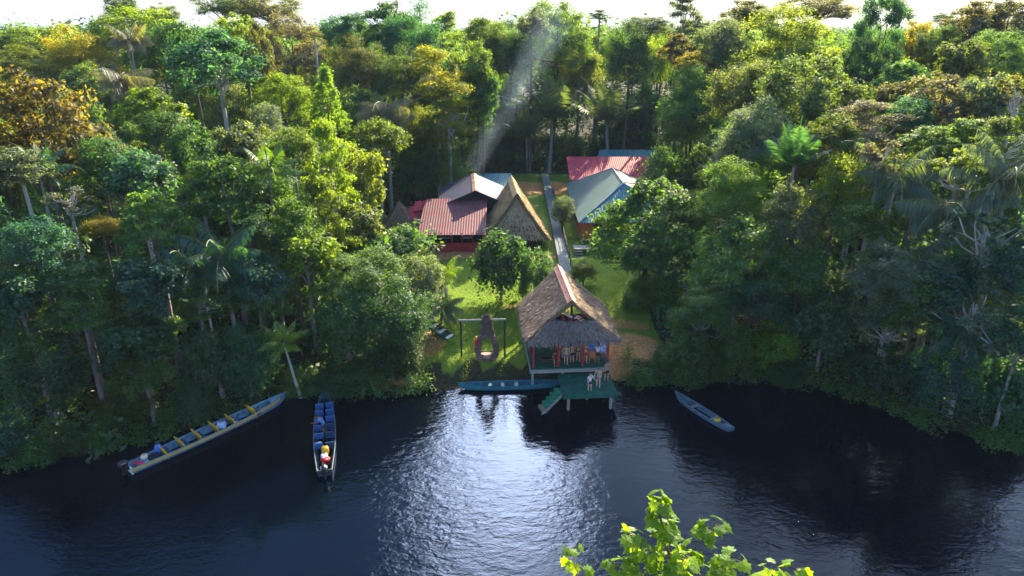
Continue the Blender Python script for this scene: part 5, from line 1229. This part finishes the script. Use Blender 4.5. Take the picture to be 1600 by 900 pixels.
for i, (px, py, rx, ry, kind, col, label, d, bark) in enumerate(T):
    if py < 80: rx *= 1.22; ry *= 1.25
    d = d or depth_for(px, py, ry); d = wall(px, py, d); c, R, Rz = place(px, py, rx, ry, d)
    while ' on the lawn' not in label and 'walkway' not in label and 'spreading' not in label and in_clear(c.x, c.y): d += 1.5; c, R, Rz = place(px, py, rx, ry, d)
    side = 'left' if c.x < -7 else 'right' if c.x > 12 else 'middle'
    if kind in ('broad', 'dome', 'layer') and c.y > 50 and 'lawn' not in label and 'guest house' not in label and 'walkway' not in label: c.z -= .32*Rz; Rz *= 1.32; R *= 1.06
    grp = 'forest trees on the %s of the clearing' % side if side != 'middle' else 'trees around the clearing'
    cat = 'shrub' if any(s in label for s in SHRUBS) else 'tree'
    add_tree(c, R, Rz, kind, col, label, grp if cat == 'tree' else 'bushes along the riverbank', None, bark, i, None, cat)
    NOTFILL.append((px, py, rx, ry, c.y, c.x, R, label))
# palms by hand
def pl(px, py, d, size, kind, col, label, base_px=None, **k):
    d = wall(px, py, d); c = at_y(px, py, d); b = None
    if base_px: b = at_y(base_px[0], base_px[1], d); 
    add_palm(c, size, kind, col, label, b, px, **k); NOTFILL.append((px, py, size*FPX/d*.8, size*FPX/d*.6, d, c.x, size*.5, label))
pl(442, 535, 45, 2.5, 'feather', 'br', 'small bright palm with a pale leaning trunk on the left bank', (468, 600), bark=PALE)
pl(420, 268, 60, 3.6, 'feather', 'md', 'upright feather palm above the left slope', None)
pl(345, 400, 49, 4.2, 'droop', 'teal', 'dark drooping palm in the left middle slope')
pl(300, 420, 48, 3.4, 'droop', 'teal', 'second dark drooping palm, just left of the larger one')
pl(862, 190, 120.5, 10.5, 'shuttle', 'gr', 'tall shuttlecock palm behind the thatched house, left of two', (858, 270))
pl(948, 195, 120.5, 10.0, 'shuttle', 'gr', 'tall shuttlecock palm behind the crimson roof, right of two', (950, 270))
pl(822, 215, 120.5, 7.2, 'shuttle', 'gr', 'smaller shuttlecock palm at the foot of the smoke')
pl(602, 165, 88, 6.0, 'weep', 'pk', 'pale drooping palm with withered pinkish fronds', skirt=True)
pl(203, 62, 106, 4.5, 'droop', 'pk', 'grey palm standing high on the left slope')
pl(190, 118, 92, 5.0, 'weep', 'pk', 'withered pinkish palm below the high grey palm', skirt=True)
pl(1240, 262, 64, 4.6, 'shuttle', 'teal', 'big upright palm with long green fronds on the right slope')
pl(1395, 275, 62, 4.6, 'droop', 'gr', 'grey drooping palm left of the pale leaning tree')
pl(1480, 318, 56, 4.6, 'weep', 'gr', 'palm with a hanging skirt of brown dead fronds', skirt=True)
pl(1580, 270, 56, 5.2, 'droop', 'gr', 'large brown green drooping palm at the right edge', skirt=True)
pl(692, 425, 57, 2.6, 'droop', 'br', 'yellow green palm at the left edge of the lawn')
pl(690, 480, 54, 2.8, 'droop', 'gr', 'grey arching palm overhanging the garden steps')
pl(645, 400, 62, 2.6, 'droop', 'gr', 'pale palm in front of the red roofed lodge')
pl(60, 265, 62, 3.0, 'feather', 'teal', 'dark little palm under the russet tree')
pl(1510, 520, 42, 3.2, 'droop', 'teal', 'shaded palm behind the leafless grey limbs')
b = at_z(22, 680, .6); cecropia(at_y(22, 570, b.y+.6), 1.55, 'cecropia with large parasol leaves and a tall white trunk', Vector((b.x, b.y+.6, gnd(b.x, b.y+.6)-.2)), 31)
b = at_z(95, 668, .6); cecropia(at_y(78, 622, b.y+.6), 1.1, 'smaller cecropia on a leaning white stem', Vector((b.x, b.y+.6, gnd(b.x, b.y+.6)-.2)), 32)
# ------------------------------------------------------------------ the trees between the landmarks
FR = random.Random(5); fills = []; used_labels = set()
cand = []
for _ in range(9000):
    d = 41+ (FR.random()**.8)*108; cand.append((FR.uniform(-.84*d-3, .84*d+3), d))
CNAME = dict(dk='dark green', teal='blue green', md='mid green', br='bright green', yl='yellow', ol='olive', gr='grey green', gd='leaf green', lo='yellow olive', pk='pinkish grey', rus='brownish', orr='orange')
for x, y in cand:
    if len(fills) >= 135: break
    if y < bank(x)+1.5 or in_clear(x, y) or in_clear(x-2, y) or in_clear(x+2, y) or in_clear(x, y+2): continue
    R = FR.uniform(2.7, 4.3)*(1 if y < 80 else 1.25); h = float(np.interp(y, [40, 47, 60, 80, 110, 150], [4.5, 6.5, 9.5, 13.5, 19.5, 24]))*(1+.42*float(sm(12, 20, abs(x)))*(1-float(sm(60, 95, y))))*FR.uniform(.75, 1.02)
    c = Vector((x, y, 1.8+h-R*.8)); px, py, f = proj(c); rp = R*FPX/f
    if not (-rp < px < 1600+rp): continue
    if any((x-a[5])**2+(y-a[4])**2 < (.62*(R+a[6]))**2 for a in NOTFILL): continue
    if any((x-a)**2+(y-b_)**2 < (.8*(R+q))**2 for a, b_, q in fills): continue
    if any(a[4] > y+.5 and abs(px-a[0]) < .75*(rp+a[2]) and py-rp < a[1]+.35*a[3] and py > a[1]-a[3] for a in NOTFILL): continue
    # keep sight lines to the buildings and lawn free
    if 600 < px+rp and px-rp < 1060 and y < 97 and py-rp > 180 and in_clear((px+ (rp if px < 800 else -rp)-800)/FPX*(y+12), min(y+12, 95)): continue
    fills.append((x, y, R)); 
    kind = FR.choice(('broad', 'broad', 'dome', 'dome', 'drape')); far = y > 85
    col = FR.choice(('dk', 'teal', 'md', 'gd', 'ol', 'lo', 'gr', 'gd') if not far else ('ol', 'lo', 'gd', 'md', 'gr', 'br', 'lo', 'gd', 'gr'))
    near = sorted(NOTFILL, key=lambda a: (a[0]-px)**2+((a[1]-py)*1.3)**2)[:10]; lab = None
    for a in near:
        dx, dy = px-a[0], py-a[1]; rel = ('left of' if dx < 0 else 'right of') if abs(dx) > abs(dy)*1.2 else ('above' if dy < 0 else 'below')
        ref = a[7]
        for cut in (' with ', ' at ', ' on ', ' of ', ' in ', ' that', ' low ', ' standing', ' showing', ' under ', ' below ', ' right ', ' left ', ' behind ', ' beside ', ',', ' above ', ' between ', ' just ', ' over'):
            pass
        size = 'small' if R < 2.9 else 'large' if R > 4 else 'medium'
        cand_l = '%s %s tree %s the %s' % (size, CNAME[col], rel, ref)
        if len(cand_l.split()) <= 16 and cand_l not in used_labels: lab = cand_l; break
    used_labels.add(lab)
    side = 'left' if x < -7 else 'right' if x > 12 else 'middle'
    add_tree(c, R, R*FR.uniform(.95, 1.35), kind, col, lab, 'forest trees on the %s of the clearing' % side if side != 'middle' else 'trees around the clearing', None, None, 500+len(fills))
print('landmarks', len(T), 'fills', len(fills), 'nolabel', sum(1 for l in used_labels if l is None))
# ------------------------------------------------------------------ undergrowth, grass, far forest
def scatter_mass(name, pts, rad, hts, per, L, W, m, color, seed):
    rg = np.random.default_rng(seed); n = len(pts); N = n*per; i = np.repeat(np.arange(n), per); d = unit(N, rg); d[:, 2] = np.abs(d[:, 2])
    lump = 1+.25*np.sin(d[:, 0]*4+i)*np.cos(d[:, 1]*4+i*1.7)
    p = pts[i]+d*np.stack([rad[i], rad[i], hts[i]], 1)*(rg.random(N)**.35*lump)[:, None]
    nn = d*.6+np.array([0, 0, .6])+rg.normal(size=(N, 3))*.5; cb = rg.random(n)
    me = leaf_mesh(name, p, nn, L*rg.uniform(.6, 1.4, N), W*rg.uniform(.6, 1.4, N), .15+.5*cb[i]+.3*rg.random(N), rg); me.materials.append(m)
    o = link(name, me); o.color = (*color, 1); return o
rg = np.random.default_rng(3)
P = []
while len(P) < 2600:
    y = 36+rg.random()**.8*122; x = rg.uniform(-.8*y-4, .8*y+4)
    if y < bank(x)+.3 or in_clear(x, y) or in_clear(x, y+.8): continue
    P.append((x, y, gnd(x, y)))
P = np.array(P)
o = scatter_mass('undergrowth', P, rg.uniform(.9, 1.9, len(P)), rg.uniform(.7, 2.2, len(P)), 55, .5, .26, LEAF, COLR['dk'], 4); tag(o, 'dense dark undergrowth covering the forest floor', 'undergrowth', kind='stuff')
P = []; H_ = []
while len(P) < 2100:
    y = 44+rg.random()**.8*114; x = rg.uniform(-.8*y-4, .8*y+4)
    if y < bank(x)+2.0 or in_clear(x, y) or in_clear(x-1.5, y) or in_clear(x+1.5, y) or in_clear(x, y+1.5) or (-8 < x < 25 and 100 < y < 121.5): continue
    h = float(np.interp(y, [40, 47, 60, 80, 110, 150], [3.5, 5, 7.5, 11, 15, 18]))*(1+.42*float(sm(12, 20, abs(x)))*(1-float(sm(60, 95, y)))); P.append((x, y, gnd(x, y)+h*rg.uniform(.08, .72)))
P = np.array(P); q_ = rg.uniform(1.3, 2.3, len(P))*(1+(P[:, 1]-45)/160)
o = scatter_mass('understorey', P, q_, q_*.9, 110, .62, .34, LEAF, (.042, .110, .036), 14); tag(o, 'shaded middle storey leaves filling the space between the forest trunks', 'understorey', kind='stuff')
P = []
for x in np.arange(-44, 46, .45):
    if -6.2 < x < 9.0: continue
    
    if math.sin(x*.55+1)+.7*math.sin(x*1.37) < -1.15 or rg.random() < .08: continue
    for k in range(3): y = float(bank(x))+rg.uniform(-.7, 1.6); P.append((x+rg.normal()*.2, y, max(.12, gnd(x, y))))
P = np.array(P); o = scatter_mass('bank_vegetation', P, rg.uniform(.35, 1.2, len(P)), rg.uniform(.5, 2.6, len(P))*rg.random(len(P))**.6, 100, .24, .11, LEAF, COLR['md'], 9); tag(o, 'low leafy growth trailing along the waterline', 'undergrowth', kind='stuff')
# grass on the lawn and bank
K = 60000; gx_ = rg.uniform(-9, 13, K); gy_ = rg.uniform(45.5, 72, K); s_ = gy_-bank(gx_)
e_ = np.maximum.reduce([np.exp(-(((gx_-9.8)/3.2)**2+((gy_-51.2)/2.6)**2)**2), np.exp(-(((gx_-8.2)/1.6)**2+((gy_-48.6)/2.6)**2)**2)])
k = in_clear(gx_, gy_) & (s_ > 1.2+.8*np.sin(gx_*2.1)*rg.random(K)) & (rg.random(K) > e_) & (rg.random(K) < np.clip(1.3-(gy_-46)/30, .3, 1))
gx_, gy_ = gx_[k], gy_[k]; n = len(gx_)
p = np.stack([gx_, gy_, gz(gx_, gy_)+.06], 1); al = rg.normal(size=(n, 3))*.5+np.array([0, 0, 1]); nn = rg.normal(size=(n, 3))*np.array([1, 1, .3])
me = leaf_mesh('lawn_grass', p, nn, rg.uniform(.07, .17, n), rg.uniform(.03, .05, n), .3+.4*rg.random(n), rg, al); me.materials.append(LEAF)
o = link('lawn_grass', me); o.color = (.08, .15, .018, 1); tag(o, 'short grass of the lawn sloping down to the river', 'grass', kind='stuff')
# far canopy
P = []; 
while len(P) < 2600:
    y = 150+rg.random()**1.6*750; x = rg.uniform(-.82*y, .82*y); P.append((x, y, rg.uniform(14, 20)+ (4 if rg.random() < .12 else 0)))
P = np.array(P); r_ = rg.uniform(4.0, 7.5, len(P))*(1+(P[:, 1]-150)/700)
o = scatter_mass('far_forest', P, r_, r_*.75, 130, 1.3, .8, LEAF, (.040, .092, .026), 12); tag(o, 'far canopy of rainforest reaching the horizon', 'forest', kind='stuff')
# ------------------------------------------------------------------ sapling top in the foreground
fb = Vector((3.6, 8.2, 0)); fb.z = gnd(fb.x, fb.y)-.2
root = tag(empty('broad_lobed_tree', fb), 'young tree with large yellow green lobed leaves in the foreground', 'tree'); rg = np.random.default_rng(77)
def fp(px, py, d): return at_y(px, py, d)-fb
mb = MB(); D0 = 9.0
stem = [Vector((0, 0, 0)), Vector((.2, .1, 6)), Vector((-.1, .3, 11)), fp(1062, 990, D0), fp(1055, 905, D0), fp(1040, 845, D0), fp(1028, 790, D0)]
mb.tube(stem, [.16, .13, .1, .055, .032, .02, .01], 8)
tips = []
def branch(a, pts, r0):
    q = [a]+pts; mb.tube(q, [r0*(1-.75*i/(len(q)-1)) for i in range(len(q))], 6)
    for i in range(len(q)-1):
        for u in np.linspace(.15, 1, 5): tips.append((q[i].lerp(q[i+1], u), i == len(q)-2 and u == 1))
S = stem
for a, pts, r in ((S[4], [fp(1010, 870, D0-.2), fp(985, 835, D0-.3)], .02), (S[4], [fp(1090, 850, D0+.2), fp(1118, 820, D0+.2)], .02), (S[3], [fp(985, 915, D0-.4), fp(962, 880, D0-.5)], .025), (S[3], [fp(1120, 900, D0+.1), fp(1150, 875, D0+.1)], .022),
                  (S[3], [fp(1180, 940, D0+.3), fp(1205, 890, D0+.3)], .025), (S[3], [fp(920, 960, D0-.2), fp(893, 855, D0-.1)], .02), (S[3], [fp(1230, 950, D0+.4), fp(1245, 888, D0+.4)], .02), (S[5], [fp(1032, 815, D0), fp(1026, 782, D0)], .012),
                  (S[3], [fp(1060, 890, D0-.5), fp(1072, 868, D0-.6)], .02), (S[3], [fp(1020, 930, D0-.6), fp(1010, 895, D0-.6)], .02)): branch(a, pts, r)
for u in np.linspace(0, 1, 9): tips.append((S[4].lerp(S[6], u), False))
mb.build('trunk', mat('brown_twig', (.12, .075, .045), .8, .3, 9), root, True)
out_ = [(0, 0), (.22, -.08), (.45, .02), (.34, .2), (.56, .34), (.36, .46), (.34, .62), (.16, .62), (0, .95), (-.16, .62), (-.34, .62), (-.36, .46), (-.56, .34), (-.34, .2), (-.45, .02), (-.22, -.08)]
vs, fs, tn = [], [], []; pm = MB()
for p, endt in tips:
    for k in range(4 if not endt else 5):
        s = rg.uniform(.14, .27); az = rg.uniform(0, 6.28); dn = rg.uniform(.1, 1.0)
        f = Vector((math.cos(az)*math.cos(dn), math.sin(az)*math.cos(dn), -math.sin(dn))); up_ = (Vector((0, 0, 1))+Vector(rg.normal(size=3)*.3)).normalized(); sd = f.cross(up_).normalized(); nr = sd.cross(f)
        b0 = p+Vector((math.cos(az)*.12, math.sin(az)*.12, .06)); pm.tube([p, b0], .004, 4); n0 = len(vs); t0 = rg.random()*.5+.2+(.4 if rg.random() < .06 else 0)
        vs.append(b0+f*s*.32+nr*s*.03)
        for x, y in out_: vs.append(b0+sd*x*s*1.0+f*y*s-nr*s*(.28*x*x+.3*max(0, y-.3)**2+rg.normal()*.012))
        for q in range(16): fs.append((n0, n0+1+q, n0+1+(q+1) % 16)); tn.append(t0)
me = bpy.data.meshes.new('crown'); me.from_pydata([tuple(v) for v in vs], [], fs); a = me.attributes.new('tint', 'FLOAT', 'FACE'); a.data.foreach_set('value', np.array(tn, np.float32)); me.update(); me.materials.append(LEAF_SHINY)
o = link('crown', me, root); o.color = (.105, .195, .010, 1); tag(pm.build('leaf_stalks', STALK, root), kind='stuff')
# ------------------------------------------------------------------ smoke and haze
sa, sb = at_y(738, 266, 92), at_y(872, 22, 96); n = 14; mb = MB(); ln_ = (sb-sa).length; vs = []; fs = []
r0_, r1_ = 1.5, 3.2
for i in range(n+1):
    t = i/n; r = r0_+(r1_-r0_)*t
    for k in range(20): a = 6.2832*k/20; vs.append((r*math.cos(a), r*math.sin(a), t*ln_))
for i in range(n):
    for k in range(20): fs.append((i*20+k, i*20+(k+1) % 20, i*20+20+(k+1) % 20, i*20+20+k))
fs += [tuple(range(19, -1, -1)), tuple(n*20+k for k in range(20))]; mb.add(vs, fs)
smm = bpy.data.materials.new('smoke'); smm.use_nodes = True; t = smm.node_tree; t.nodes.clear(); out = t.nodes.new('ShaderNodeOutputMaterial'); pv = t.nodes.new('ShaderNodeVolumePrincipled')
pv.inputs['Color'].default_value = (.6, .8, 1, 1); pv.inputs['Anisotropy'].default_value = .2
tc = t.nodes.new('ShaderNodeTexCoord')
def mm(op, a, b, c=None):
    q = t.nodes.new('ShaderNodeMath'); q.operation = op
    for i, x in enumerate((a, b) if c is None else (a, b, c)):
        if isinstance(x, (int, float)): q.inputs[i].default_value = x
        else: t.links.new(x, q.inputs[i])
    return q.outputs[0]
nzz = t.nodes.new('ShaderNodeTexNoise'); nzz.inputs['Scale'].default_value = .5; nzz.inputs['Detail'].default_value = 3; mp = t.nodes.new('ShaderNodeMapping'); mp.inputs['Scale'].default_value = (1, 1, .35)
t.links.new(tc.outputs['Object'], mp.inputs[0]); t.links.new(mp.outputs[0], nzz.inputs['Vector'])
sx = t.nodes.new('ShaderNodeSeparateXYZ'); t.links.new(tc.outputs['Object'], sx.inputs[0])
wob = t.nodes.new('ShaderNodeTexNoise'); wob.inputs['Scale'].default_value = .3; t.links.new(tc.outputs['Object'], wob.inputs['Vector'])
xo_ = mm('ADD', sx.outputs[0], mm('MULTIPLY_ADD', wob.outputs[0], 2.4, -1.2))
rr_ = mm('SQRT', mm('ADD', mm('MULTIPLY', xo_, xo_), mm('MULTIPLY', sx.outputs[1], sx.outputs[1])), 0)
fr_ = mm('DIVIDE', rr_, mm('MULTIPLY_ADD', sx.outputs[2], (r1_-r0_)/ln_, r0_))
fade = mm('MAXIMUM', mm('SUBTRACT', 1.0, fr_), 0.0)
zf = mm('MULTIPLY_ADD', sx.outputs[2], -.65/ln_, 1.0)
den = mm('MULTIPLY', mm('MULTIPLY', fade, zf), mm('MAXIMUM', mm('MULTIPLY_ADD', nzz.outputs[0], .21, -.065), 0.0))
t.links.new(den, pv.inputs['Density']); t.links.new(pv.outputs[0], out.inputs['Volume'])
o = mb.build('smoke_plume', smm, None, True); o.location = sa; o.rotation_euler = (sb-sa).to_track_quat('Z', 'Y').to_euler(); tag(o, 'thin blue smoke drifting up from the kitchen roof', 'smoke', kind='stuff')
HAZE = .0001
if HAZE:
    hz = bpy.data.materials.new('haze'); hz.use_nodes = True; t = hz.node_tree; t.nodes.clear(); out = t.nodes.new('ShaderNodeOutputMaterial'); pv = t.nodes.new('ShaderNodeVolumePrincipled')
    pv.inputs['Color'].default_value = (.55, .72, 1, 1); pv.inputs['Density'].default_value = HAZE; pv.inputs['Anisotropy'].default_value = 0.0; t.links.new(pv.outputs[0], out.inputs['Volume'])
    x0, x1, y0, y1, z0, z1 = -1500, 1500, -200, 2600, -3.2, 48
    mb = MB(); mb.add([(x0, y0, z0), (x1, y0, z0), (x1, y1, z0), (x0, y1, z0), (x0, y0, z1), (x1, y0, z1), (x1, y1, z1), (x0, y1, z1)], [(3, 2, 1, 0), (4, 5, 6, 7), (0, 1, 5, 4), (1, 2, 6, 5), (2, 3, 7, 6), (3, 0, 4, 7)])
    tag(mb.build('haze', hz), kind='stuff')
